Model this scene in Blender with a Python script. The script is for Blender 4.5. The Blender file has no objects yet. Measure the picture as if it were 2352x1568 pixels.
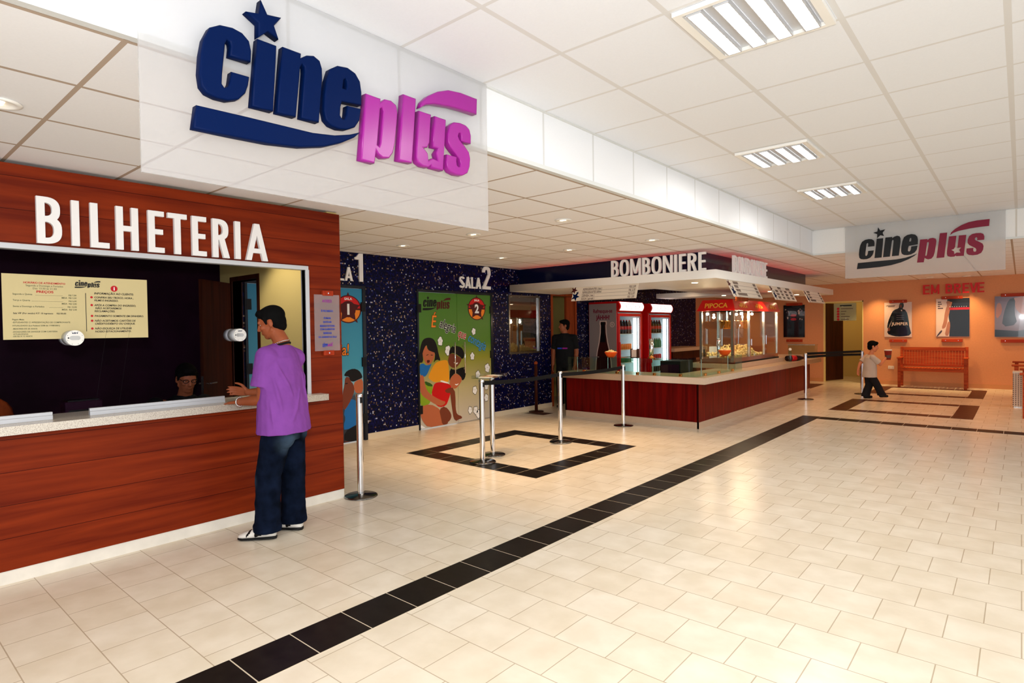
import bpy, bmesh, math, random
from mathutils import Vector, Matrix, Euler
random.seed(7)
SC = bpy.context.scene
COL = SC.collection
PI = math.pi

# ---------------------------------------------------------------- camera
cam_data = bpy.data.cameras.new('camera'); cam = bpy.data.objects.new('camera', cam_data); COL.objects.link(cam)
YAW, PITCH, ROLL, EYE, FPX = 0.7089, -0.0206, -0.0136, 1.55, 1364.28
_r = Vector((math.cos(YAW), math.sin(YAW), 0))
_f = Vector((-math.sin(YAW)*math.cos(PITCH), math.cos(YAW)*math.cos(PITCH), math.sin(PITCH)))
_u = _r.cross(_f)
_r2 = _r*math.cos(ROLL) + _u*math.sin(ROLL)
_u2 = -_r*math.sin(ROLL) + _u*math.cos(ROLL)
cm = Matrix((_r2, _u2, -_f)).transposed().to_4x4(); cm.translation = Vector((0, 0, EYE))
cam.matrix_world = cm
cam_data.sensor_width = 36.0; cam_data.lens = FPX/2352*36.0; cam_data.clip_start = 0.05; cam_data.clip_end = 100
SC.camera = cam

# ---------------------------------------------------------------- exposure, sky, added fill lamps
SC.view_settings.view_transform = 'Standard'; SC.view_settings.look = 'None'
SC.view_settings.gamma = 1.0; SC.view_settings.use_curve_mapping = False
SC.view_settings.exposure = -0.08
world = bpy.data.worlds.new('world'); SC.world = world; world.use_nodes = True
bg = world.node_tree.nodes['Background']; bg.inputs[0].default_value = (0.88, 0.94, 1.0, 1); bg.inputs[1].default_value = 1.1

def area_light(name, loc, rot, sx, sy, power, color):
    d = bpy.data.lights.new(name, 'AREA'); d.shape = 'RECTANGLE'; d.size = sx; d.size_y = sy; d.energy = power; d.color = color
    o = bpy.data.objects.new(name, d); COL.objects.link(o); o.location = loc; o.rotation_euler = rot; return o
def spot_light(name, loc, power, color, angle=75, blend=0.6, target=None, size=0.03):
    d = bpy.data.lights.new(name, 'SPOT'); d.energy = power; d.color = color; d.spot_size = math.radians(angle); d.spot_blend = blend; d.shadow_soft_size = size
    o = bpy.data.objects.new(name, d); COL.objects.link(o); o.location = loc
    if target: o.rotation_euler = (Vector(target)-Vector(loc)).to_track_quat('-Z', 'Y').to_euler()
    return o
def point_light(name, loc, power, color, size=0.03):
    d = bpy.data.lights.new(name, 'POINT'); d.energy = power; d.color = color; d.shadow_soft_size = size
    o = bpy.data.objects.new(name, d); COL.objects.link(o); o.location = loc; return o
# added fill lamps, out of view behind and to the right of the visitor
area_light('rear_fill', (3.2, -4.6, 1.7), (math.radians(105), 0, math.radians(22)), 7.0, 2.6, 210, (0.96, 0.98, 1.0))
area_light('right_fill', (5.8, 4.0, 1.6), (math.radians(90), 0, math.radians(90)), 9.0, 2.4, 25, (1.0, 0.96, 0.9))  # added fill lamp shining in from the open right side
# the photographer's flash, a hand above the lens
spot_light('camera_flash', (0.03, -0.05, 1.80), 275, (0.97, 0.98, 1.0), 150, .5, (-3.2, 4.2, 1.9), .06)
WARM = (1.0, 0.50, 0.19)
WARM2 = (1.0, 0.70, 0.42)

# ---------------------------------------------------------------- materials
MATS = {}
def srgb(r, g, b):
    f = lambda c: c/12.92 if c <= 0.04045 else ((c+0.055)/1.055)**2.4
    return (f(r/255), f(g/255), f(b/255), 1)
def newmat(name):
    m = bpy.data.materials.new(name); m.use_nodes = True
    nt = m.node_tree; b = nt.nodes['Principled BSDF']; MATS[name] = m
    return m, nt, b
def mat(name, col, rough=0.5, metal=0.0, spec=0.25, emit=None, estr=0.0, coat=0.0, noise=0.0, nscale=20):
    m, nt, b = newmat(name)
    c = col if len(col) == 4 else srgb(*col)
    b.inputs['Base Color'].default_value = c; b.inputs['Roughness'].default_value = rough; b.inputs['Metallic'].default_value = metal
    b.inputs['Specular IOR Level'].default_value = spec
    if coat: b.inputs['Coat Weight'].default_value = coat; b.inputs['Coat Roughness'].default_value = 0.08
    if emit: b.inputs['Emission Color'].default_value = emit if len(emit) == 4 else srgb(*emit); b.inputs['Emission Strength'].default_value = estr
    if noise:
        n = nt.nodes.new('ShaderNodeTexNoise'); n.inputs['Scale'].default_value = nscale; n.inputs['Detail'].default_value = 4
        g = nt.nodes.new('ShaderNodeNewGeometry'); nt.links.new(g.outputs['Position'], n.inputs['Vector'])
        r = nt.nodes.new('ShaderNodeValToRGB')
        r.color_ramp.elements[0].color = tuple(x*(1-noise) for x in c[:3])+(1,); r.color_ramp.elements[1].color = tuple(min(1, x*(1+noise)) for x in c[:3])+(1,)
        r.color_ramp.elements[0].position = .3; r.color_ramp.elements[1].position = .7
        nt.links.new(n.outputs['Fac'], r.inputs[0]); nt.links.new(r.outputs[0], b.inputs['Base Color'])
    return m
def N(nt, t, **kw):
    n = nt.nodes.new(t)
    for k, v in kw.items(): setattr(n, k, v)
    return n
def math_node(nt, op, a, b=None, c=None):
    n = nt.nodes.new('ShaderNodeMath'); n.operation = op
    for i, x in enumerate((a, b, c)):
        if x is None: continue
        if isinstance(x, (int, float)): n.inputs[i].default_value = x
        else: nt.links.new(x, n.inputs[i])
    return n.outputs[0]
def pos_xyz(nt):
    g = N(nt, 'ShaderNodeNewGeometry'); s = N(nt, 'ShaderNodeSeparateXYZ'); nt.links.new(g.outputs['Position'], s.inputs[0])
    return g.outputs['Position'], s.outputs[0], s.outputs[1], s.outputs[2]
def comb(nt, x, y, z=0.0):
    c = N(nt, 'ShaderNodeCombineXYZ')
    for i, v in enumerate((x, y, z)):
        if isinstance(v, (int, float)): c.inputs[i].default_value = v
        else: nt.links.new(v, c.inputs[i])
    return c.outputs[0]
def mixcol(nt, fac, a, b):
    n = N(nt, 'ShaderNodeMix', data_type='RGBA')
    if isinstance(fac, (int, float)): n.inputs[0].default_value = fac
    else: nt.links.new(fac, n.inputs[0])
    for i, v in ((6, a), (7, b)):
        if isinstance(v, tuple): n.inputs[i].default_value = v
        else: nt.links.new(v, n.inputs[i])
    return n.outputs[2]
def line_mask(nt, coord, phase, pitch, w):
    """1 on the joint lines of a regular grid, 0 between them"""
    t = math_node(nt, 'SUBTRACT', coord, phase - w/2)
    t = math_node(nt, 'FLOORED_MODULO', t, pitch)
    return math_node(nt, 'LESS_THAN', t, w)

# beige running bond floor tiles
def floor_mat():
    m, nt, b = newmat('beige_floor_tile')
    P, x, y, z = pos_xyz(nt)
    br = N(nt, 'ShaderNodeTexBrick'); br.offset = 0.5; br.offset_frequency = 2
    nt.links.new(comb(nt, math_node(nt, 'SUBTRACT', x, -1.184), math_node(nt, 'SUBTRACT', y, 2.668)), br.inputs['Vector'])
    br.inputs['Scale'].default_value = 1; br.inputs['Brick Width'].default_value = .2975; br.inputs['Row Height'].default_value = .3014
    br.inputs['Mortar Size'].default_value = .0028; br.inputs['Mortar Smooth'].default_value = .1; br.inputs['Bias'].default_value = 0
    br.inputs['Color1'].default_value = srgb(236, 226, 208); br.inputs['Color2'].default_value = srgb(231, 219, 198); br.inputs['Mortar'].default_value = srgb(190, 174, 150)
    n = N(nt, 'ShaderNodeTexNoise'); n.inputs['Scale'].default_value = 5; n.inputs['Detail'].default_value = 5; nt.links.new(P, n.inputs['Vector'])
    r = N(nt, 'ShaderNodeValToRGB'); r.color_ramp.elements[0].position = .35; r.color_ramp.elements[1].position = .7
    r.color_ramp.elements[0].color = (.9, .88, .84, 1); r.color_ramp.elements[1].color = (1, 1, 1, 1); nt.links.new(n.outputs['Fac'], r.inputs[0])
    mx = N(nt, 'ShaderNodeMix', data_type='RGBA', blend_type='MULTIPLY'); mx.inputs[0].default_value = 1
    nt.links.new(br.outputs['Color'], mx.inputs[6]); nt.links.new(r.outputs[0], mx.inputs[7]); nt.links.new(mx.outputs[2], b.inputs['Base Color'])
    b.inputs['Roughness'].default_value = .24; b.inputs['Specular IOR Level'].default_value = .35
    bp = N(nt, 'ShaderNodeBump'); bp.inputs['Strength'].default_value = .25; bp.inputs['Distance'].default_value = .002; bp.invert = True
    nt.links.new(br.outputs['Fac'], bp.inputs['Height']); nt.links.new(bp.outputs[0], b.inputs['Normal'])
    return m
def ceiling_mat(name, px, wx, pitchx, py, wy, col, line, axis_v=False):
    m, nt, b = newmat(name)
    P, x, y, z = pos_xyz(nt)
    k = None
    if px is not None: k = line_mask(nt, x, px, pitchx, wx)
    if py is not None:
        k2 = line_mask(nt, y, py, .625, wy)
        k = k2 if k is None else math_node(nt, 'MAXIMUM', k, k2)
    n = N(nt, 'ShaderNodeTexNoise'); n.inputs['Scale'].default_value = 90; n.inputs['Detail'].default_value = 3; nt.links.new(P, n.inputs['Vector'])
    c2 = tuple(v*.95 for v in col[:3])+(1,)
    base = mixcol(nt, n.outputs['Fac'], c2, col)
    nt.links.new(mixcol(nt, k, base, line), b.inputs['Base Color'])
    b.inputs['Roughness'].default_value = .8; b.inputs['Specular IOR Level'].default_value = .2
    return m
def wood_mat(name, dark, light, plank=None, phase=0.0, axis='z', along='y', rough=.35, grain=18, gap=.006):
    """laminate: grain stretched along one axis, plank joints across another"""
    m, nt, b = newmat(name)
    P, x, y, z = pos_xyz(nt); ax = dict(x=x, y=y, z=z)
    sc = {k: grain for k in 'xyz'}; sc[along] = grain*.06
    v = comb(nt, math_node(nt, 'MULTIPLY', x, sc['x']), math_node(nt, 'MULTIPLY', y, sc['y']), math_node(nt, 'MULTIPLY', z, sc['z']))
    n = N(nt, 'ShaderNodeTexNoise'); n.inputs['Scale'].default_value = 1; n.inputs['Detail'].default_value = 6; n.inputs['Distortion'].default_value = .4
    if plank:
        idx = math_node(nt, 'FLOOR', math_node(nt, 'DIVIDE', math_node(nt, 'SUBTRACT', ax[axis], phase), plank))
        wn = N(nt, 'ShaderNodeTexWhiteNoise', noise_dimensions='1D'); nt.links.new(idx, wn.inputs['W'])
        vm = N(nt, 'ShaderNodeVectorMath', operation='ADD'); nt.links.new(v, vm.inputs[0])
        off = comb(nt, math_node(nt, 'MULTIPLY', wn.outputs[0], 37), math_node(nt, 'MULTIPLY', wn.outputs[0], 11), 0); nt.links.new(off, vm.inputs[1]); v = vm.outputs[0]
    nt.links.new(v, n.inputs['Vector'])
    r = N(nt, 'ShaderNodeValToRGB'); r.color_ramp.elements[0].position = .3; r.color_ramp.elements[1].position = .68
    r.color_ramp.elements[0].color = dark; r.color_ramp.elements[1].color = light; nt.links.new(n.outputs['Fac'], r.inputs[0]); c = r.outputs[0]
    if plank:
        k = line_mask(nt, ax[axis], phase, plank, gap)
        c = mixcol(nt, k, c, tuple(q*.3 for q in dark[:3])+(1,))
    nt.links.new(c, b.inputs['Base Color']); b.inputs['Roughness'].default_value = rough; b.inputs['Specular IOR Level'].default_value = .1
    return m
def mosaic_mat(name, ax1='y', tile=.021):
    m, nt, b = newmat(name)
    P, x, y, z = pos_xyz(nt); a = dict(x=x, y=y)[ax1]
    u = math_node(nt, 'DIVIDE', a, tile); v = math_node(nt, 'DIVIDE', z, tile)
    wn = N(nt, 'ShaderNodeTexWhiteNoise', noise_dimensions='2D')
    nt.links.new(comb(nt, math_node(nt, 'FLOOR', u), math_node(nt, 'FLOOR', v)), wn.inputs['Vector'])
    r = N(nt, 'ShaderNodeValToRGB'); r.color_ramp.interpolation = 'CONSTANT'
    els = [(0, srgb(4, 6, 56)), (.3, srgb(2, 3, 28)), (.55, srgb(8, 12, 76)), (.74, srgb(3, 4, 38)), (.86, srgb(48, 32, 38)), (.91, srgb(104, 80, 68)), (.95, srgb(170, 152, 138)), (.97, srgb(110, 122, 180)), (.988, srgb(200, 204, 220))]
    cr = r.color_ramp
    cr.elements[0].position, cr.elements[0].color = els[0]
    cr.elements[1].position, cr.elements[1].color = els[1]
    for p, c in els[2:]:
        e = cr.elements.new(p); e.color = c
    nt.links.new(wn.outputs[0], r.inputs[0])
    g = math_node(nt, 'MAXIMUM', line_mask(nt, a, 0, tile, .003), line_mask(nt, z, 0, tile, .003))
    nt.links.new(mixcol(nt, g, r.outputs[0], srgb(10, 11, 34)), b.inputs['Base Color'])
    b.inputs['Roughness'].default_value = .3; b.inputs['Specular IOR Level'].default_value = .1
    return m
def granite_mat(name, base, d1, d2):
    m, nt, b = newmat(name)
    P, x, y, z = pos_xyz(nt)
    n = N(nt, 'ShaderNodeTexNoise'); n.inputs['Scale'].default_value = 230; n.inputs['Detail'].default_value = 3; nt.links.new(P, n.inputs['Vector'])
    r = N(nt, 'ShaderNodeValToRGB'); cr = r.color_ramp
    cr.elements[0].position = .3; cr.elements[0].color = d1; cr.elements[1].position = .52; cr.elements[1].color = base
    e = cr.elements.new(.42); e.color = d2
    nt.links.new(n.outputs['Fac'], r.inputs[0]); nt.links.new(r.outputs[0], b.inputs['Base Color']); b.inputs['Roughness'].default_value = .25
    return m
def glass_mat(name, tint=(.93, .97, .96, 1), refl=.06, rough=.02):
    """a thin pane: mostly see-through with a fresnel reflection"""
    m = bpy.data.materials.new(name); m.use_nodes = True; nt = m.node_tree; nt.nodes.clear(); MATS[name] = m
    o = N(nt, 'ShaderNodeOutputMaterial'); t = N(nt, 'ShaderNodeBsdfTransparent'); g = N(nt, 'ShaderNodeBsdfGlossy'); mx = N(nt, 'ShaderNodeMixShader')
    t.inputs[0].default_value = tint; g.inputs['Roughness'].default_value = rough
    f = N(nt, 'ShaderNodeFresnel'); f.inputs[0].default_value = 1.45
    gm = N(nt, 'ShaderNodeNewGeometry')
    k = math_node(nt, 'MULTIPLY', math_node(nt, 'MULTIPLY', f.outputs[0], refl/.05), math_node(nt, 'SUBTRACT', 1.0, gm.outputs['Backfacing']))
    nt.links.new(k, mx.inputs[0]); nt.links.new(t.outputs[0], mx.inputs[1]); nt.links.new(g.outputs[0], mx.inputs[2]); nt.links.new(mx.outputs[0], o.inputs[0])
    return m
def vgrad_mat(name, stops, z0, z1, rough=.35):
    """printed poster whose ink colour runs from one hue to another with height"""
    m, nt, b = newmat(name)
    P, x, y, z = pos_xyz(nt)
    f = math_node(nt, 'DIVIDE', math_node(nt, 'SUBTRACT', z, z0), z1-z0)
    r = N(nt, 'ShaderNodeValToRGB'); cr = r.color_ramp
    cr.elements[0].position, cr.elements[0].color = stops[0]; cr.elements[1].position, cr.elements[1].color = stops[-1]
    for p, c in stops[1:-1]:
        e = cr.elements.new(p); e.color = c
    nt.links.new(f, r.inputs[0]); nt.links.new(r.outputs[0], b.inputs['Base Color']); b.inputs['Roughness'].default_value = rough
    return m
def emis(name, col, s): return mat(name, (0.8, 0.8, 0.8, 1), emit=col, estr=s)

floor_mat()
ceiling_mat('tall_ceiling_tile', -1.898, .03, .6146, 3.2774, .022, (.83, .85, .89, 1), (.69, .68, .67, 1))
ceiling_mat('low_ceiling_tile', -3.177, .024, .615, 3.2774, .022, (.90, .90, .92, 1), (.46, .36, .28, 1))
ceiling_mat('soffit_panel', None, 0, 1, 3.2774, .018, (.86, .87, .89, 1), (.66, .66, .65, 1))
ceiling_mat('far_soffit_panel', -1.898, .018, .6146, None, 0, (.84, .83, .81, 1), (.62, .58, .52, 1))
mat('ceiling_trim', (214, 216, 214), .5)
wood_mat('red_wood_plank', srgb(98, 26, 7), srgb(134, 46, 14), plank=.206, phase=.08, axis='z', along='y', rough=.45, gap=.0035)
wood_mat('red_wood_vertical', srgb(72, 0, 0), srgb(110, 5, 2), plank=.42, phase=-3.7, axis='x', along='z', rough=.38, gap=.002)
wood_mat('red_wood_vertical_side', srgb(80, 2, 0), srgb(122, 14, 4), plank=.42, phase=8.63, axis='y', along='z', rough=.38, gap=.002)
wood_mat('dark_wood', srgb(48, 20, 12), srgb(76, 34, 20), along='z', rough=.4)
wood_mat('door_wood', srgb(120, 48, 20), srgb(160, 70, 30), along='z', rough=.4)
wood_mat('bench_wood', srgb(150, 50, 18), srgb(196, 84, 36), along='x', rough=.4, grain=30)
wood_mat('clamp_wood', srgb(150, 44, 22), srgb(180, 64, 30), along='x', rough=.4, grain=30)
mosaic_mat('blue_mosaic', 'y')
mosaic_mat('blue_mosaic_end', 'x')
granite_mat('white_granite', srgb(222, 216, 204), srgb(146, 132, 122), srgb(200, 190, 178))
granite_mat('beige_granite', srgb(206, 180, 154), srgb(158, 124, 102), srgb(192, 162, 136))
mat('white_skirting', (232, 226, 214), .4, noise=.06, nscale=8)
mat('beige_skirting', (222, 206, 178), .4)
mat('peach_paint', (216, 146, 100), .7, noise=.03, nscale=30)
mat('peach_skirting', (206, 140, 88), .5)
mat('yellow_paint', (232, 208, 134), .7)
mat('olive_paint', (214, 190, 110), .7)
mat('corridor_paint', (206, 178, 104), .7)
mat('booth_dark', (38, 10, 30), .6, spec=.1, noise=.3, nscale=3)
mat('white_paint', (236, 230, 222), .5)
mat('white_letter', (244, 243, 242), .4)
mat('navy_letter', (0, 20, 64), .5, spec=.06)
mat('magenta_letter', (150, 30, 136), .28, spec=.3)
mat('black_ink', (10, 10, 14), .45)
mat('crimson_ink', (122, 8, 44), .45)
mat('red_letter', (206, 24, 26), .4)
mat('aluminium', (206, 208, 212), .35, metal=.35)
mat('chrome', (225, 225, 228), .12, metal=1.0)
mat('steel', (190, 186, 180), .25, metal=1.0)
mat('dark_chrome', (120, 118, 116), .18, metal=1.0)
mat('brass', (214, 140, 70), .2, metal=1.0)
mat('black_rubber', (14, 14, 15), .6)
mat('black_plastic', (12, 12, 14), .4)
mat('black_cloth', (9, 9, 11), .8)
mat('slate_tile', (25, 21, 18), .35, spec=.15, noise=.35, nscale=14)
mat('slate_tile_red', (72, 36, 22), .35, spec=.15, noise=.25, nscale=14)
mat('grout', (206, 192, 168), .6)
mat('dark_blue_panel', (2, 10, 46), .12, spec=.3)
mat('white_enamel', (240, 238, 232), .3)
mat('orange_plastic', (236, 84, 22), .35)
mat('fridge_red', (196, 12, 14), .25, coat=.3)
mat('red_canopy', (214, 14, 16), .25, coat=.4)
mat('yellow_ink', (242, 176, 58), .4)
mat('cream_board', (206, 190, 140), .5)
mat('menu_board', (236, 224, 206), .45)
mat('menu_ink', (96, 72, 60), .5)
mat('red_ink', (190, 20, 30), .45)
mat('grey_ink', (96, 100, 70), .5)
mat('cyan_print', (24, 150, 190), .35)
mat('blue_ink', (30, 60, 170), .4)
mat('purple_ink', (150, 50, 150), .4)
mat('white_ink', (246, 246, 244), .5)
mat('orange_ink', (246, 140, 40), .45)
mat('maroon_ink', (78, 16, 18), .45)
mat('skin_print', (190, 104, 66), .45)
mat('skin_print_dark', (122, 58, 36), .45)
mat('hair_print', (14, 10, 12), .5)
mat('lightblue_ink', (64, 150, 208), .45)
mat('shirt_blue_print', (24, 108, 180), .45)
mat('shirt_yellow_print', (240, 160, 30), .45)
mat('shirt_red_print', (206, 16, 18), .45)
mat('green_print', (140, 170, 30), .45)
mat('green_dark_print', (52, 92, 24), .45)
mat('poster_pale', (226, 196, 182), .3)
mat('poster_dark', (16, 15, 18), .12)
mat('poster_navy', (28, 30, 38), .15)
mat('poster_grey', (126, 112, 128), .12)
mat('poster_blue', (72, 74, 98), .12)
mat('poster_teal', (26, 60, 66), .2)
mat('poster_tan', (176, 110, 74), .2)
mat('sky_pink', (190, 142, 128), .15)
mat('coffee_print', (60, 22, 18), .3)
mat('frost_print', (150, 132, 128), .35)
mat('skin', (150, 78, 46), .5, noise=.06, nscale=30)
mat('skin_light', (214, 130, 88), .5)
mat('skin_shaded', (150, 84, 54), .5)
mat('hair', (9, 8, 8), .8, spec=.08)
mat('lips', (150, 74, 60), .5)
mat('eye_white', (230, 226, 220), .3)
mat('shirt_purple', (130, 70, 154), .9, spec=.1, noise=.06, nscale=14)
mat('shirt_grey', (196, 176, 160), .85)
mat('black_shirt', (10, 10, 13), .85)
mat('denim_faded', (92, 112, 140), .85)
mat('dark_trousers', (26, 22, 24), .85)
mat('shoe_white', (226, 222, 214), .5)
mat('shoe_black', (12, 12, 14), .5)
mat('popcorn', (252, 222, 150), .7)
mat('cup_red', (150, 40, 30), .5)
mat('cola', (34, 10, 6), .1)
mat('can_orange', (226, 120, 40), .3, metal=.3)
mat('can_red', (196, 24, 30), .3, metal=.3)
mat('can_green', (60, 130, 90), .3, metal=.3)
mat('can_dark', (40, 30, 26), .3, metal=.3)
mat('bottle_blue', (60, 150, 190), .2)
mat('bottle_green', (40, 120, 70), .2)
mat('fridge_inside', (176, 188, 194), .4)
glass_mat('clear_glass'); glass_mat('booth_glass', (.86, .86, .88, 1), 0.0)
glass_mat('acrylic', (.9, .93, .93, 1), .05); glass_mat('poster_film', (.98, .98, .98, 1), .05)
glass_mat('window_glass', (.30, .24, .20, 1), .25)
glass_mat('green_glass', (.78, .92, .86, 1), .06)
emis('lamp_white', (255, 252, 246), 9.0)
emis('halogen', (255, 226, 180), 14.0)
emis('bulb_white', (255, 244, 226), 30.0)
emis('fridge_sign', (255, 246, 246), 2.4)
emis('fridge_tube', (240, 246, 255), 4.0)
emis('neon_red', (255, 50, 30), 6.0)
emis('neon_blue', (70, 190, 255), 8.0)
m_, nt_, b_ = newmat('denim')
P_, x_, y_, z_ = pos_xyz(nt_)
n_ = N(nt_, 'ShaderNodeTexNoise'); n_.inputs['Scale'].default_value = 9; n_.inputs['Detail'].default_value = 6; nt_.links.new(P_, n_.inputs['Vector'])
r_ = N(nt_, 'ShaderNodeValToRGB'); r_.color_ramp.elements[0].position = .3; r_.color_ramp.elements[1].position = .78
r_.color_ramp.elements[0].color = srgb(4, 8, 18); r_.color_ramp.elements[1].color = srgb(20, 30, 52); nt_.links.new(n_.outputs['Fac'], r_.inputs[0])
c_ = r_.outputs[0]
for cx_, cy_, cz_, rad_, k_ in ((-4.12, 2.26, .735, .11, .5), (-4.22, 2.44, .80, .075, .38), (-4.36, 2.10, .44, .06, .3)):   # worn pale patches in the cloth
    vd_ = N(nt_, 'ShaderNodeVectorMath', operation='DISTANCE'); nt_.links.new(P_, vd_.inputs[0]); vd_.inputs[1].default_value = (cx_, cy_, cz_)
    mr_ = N(nt_, 'ShaderNodeMapRange', interpolation_type='SMOOTHSTEP'); nt_.links.new(vd_.outputs['Value'], mr_.inputs[0]); mr_.inputs[1].default_value = rad_*.2; mr_.inputs[2].default_value = rad_*1.25; mr_.inputs[3].default_value = k_; mr_.inputs[4].default_value = 0
    c_ = mixcol(nt_, math_node(nt_, 'MULTIPLY', mr_.outputs[0], math_node(nt_, 'ADD', n_.outputs['Fac'], .4)), c_, srgb(84, 106, 128))
nt_.links.new(c_, b_.inputs['Base Color']); b_.inputs['Roughness'].default_value = .95; b_.inputs['Specular IOR Level'].default_value = .05
# frosted acrylic of the hanging signs: part white body, part rough see-through that blurs what is behind
def frosted(name, body, ior, rough, fac):
    m = bpy.data.materials.new(name); m.use_nodes = True; nt = m.node_tree; nt.nodes.clear(); MATS[name] = m
    o = N(nt, 'ShaderNodeOutputMaterial'); d = N(nt, 'ShaderNodeBsdfDiffuse'); r = N(nt, 'ShaderNodeBsdfTransparent'); tr = N(nt, 'ShaderNodeBsdfTranslucent'); m1 = N(nt, 'ShaderNodeMixShader'); m2 = N(nt, 'ShaderNodeMixShader')
    d.inputs[0].default_value = body; tr.inputs[0].default_value = body; r.inputs[0].default_value = (.97, .97, .97, 1)
    m1.inputs[0].default_value = .35; nt.links.new(d.outputs[0], m1.inputs[1]); nt.links.new(tr.outputs[0], m1.inputs[2])
    m2.inputs[0].default_value = fac; nt.links.new(m1.outputs[0], m2.inputs[1]); nt.links.new(r.outputs[0], m2.inputs[2]); nt.links.new(m2.outputs[0], o.inputs[0])
frosted('frosted_acrylic', (.72, .71, .71, 1), 1.25, .38, .66)
frosted('milky_acrylic', (.80, .74, .76, 1), 1.02, .02, .74)
# white board pierced by rows of holes
m_, nt_, b_ = newmat('perforated_white')
P_, x_, y_, z_ = pos_xyz(nt_)
def _dot(c, ph): return math_node(nt_, 'SUBTRACT', math_node(nt_, 'FLOORED_MODULO', math_node(nt_, 'ADD', c, ph), .036), .018)
dx_ = _dot(math_node(nt_, 'ADD', x_, y_), 0); dz_ = _dot(z_, 0)
rr_ = math_node(nt_, 'MAXIMUM', math_node(nt_, 'ABSOLUTE', dx_), math_node(nt_, 'ABSOLUTE', dz_))
nt_.links.new(mixcol(nt_, math_node(nt_, 'LESS_THAN', rr_, .0085), srgb(224, 200, 176), srgb(70, 26, 18)), b_.inputs['Base Color'])

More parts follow.
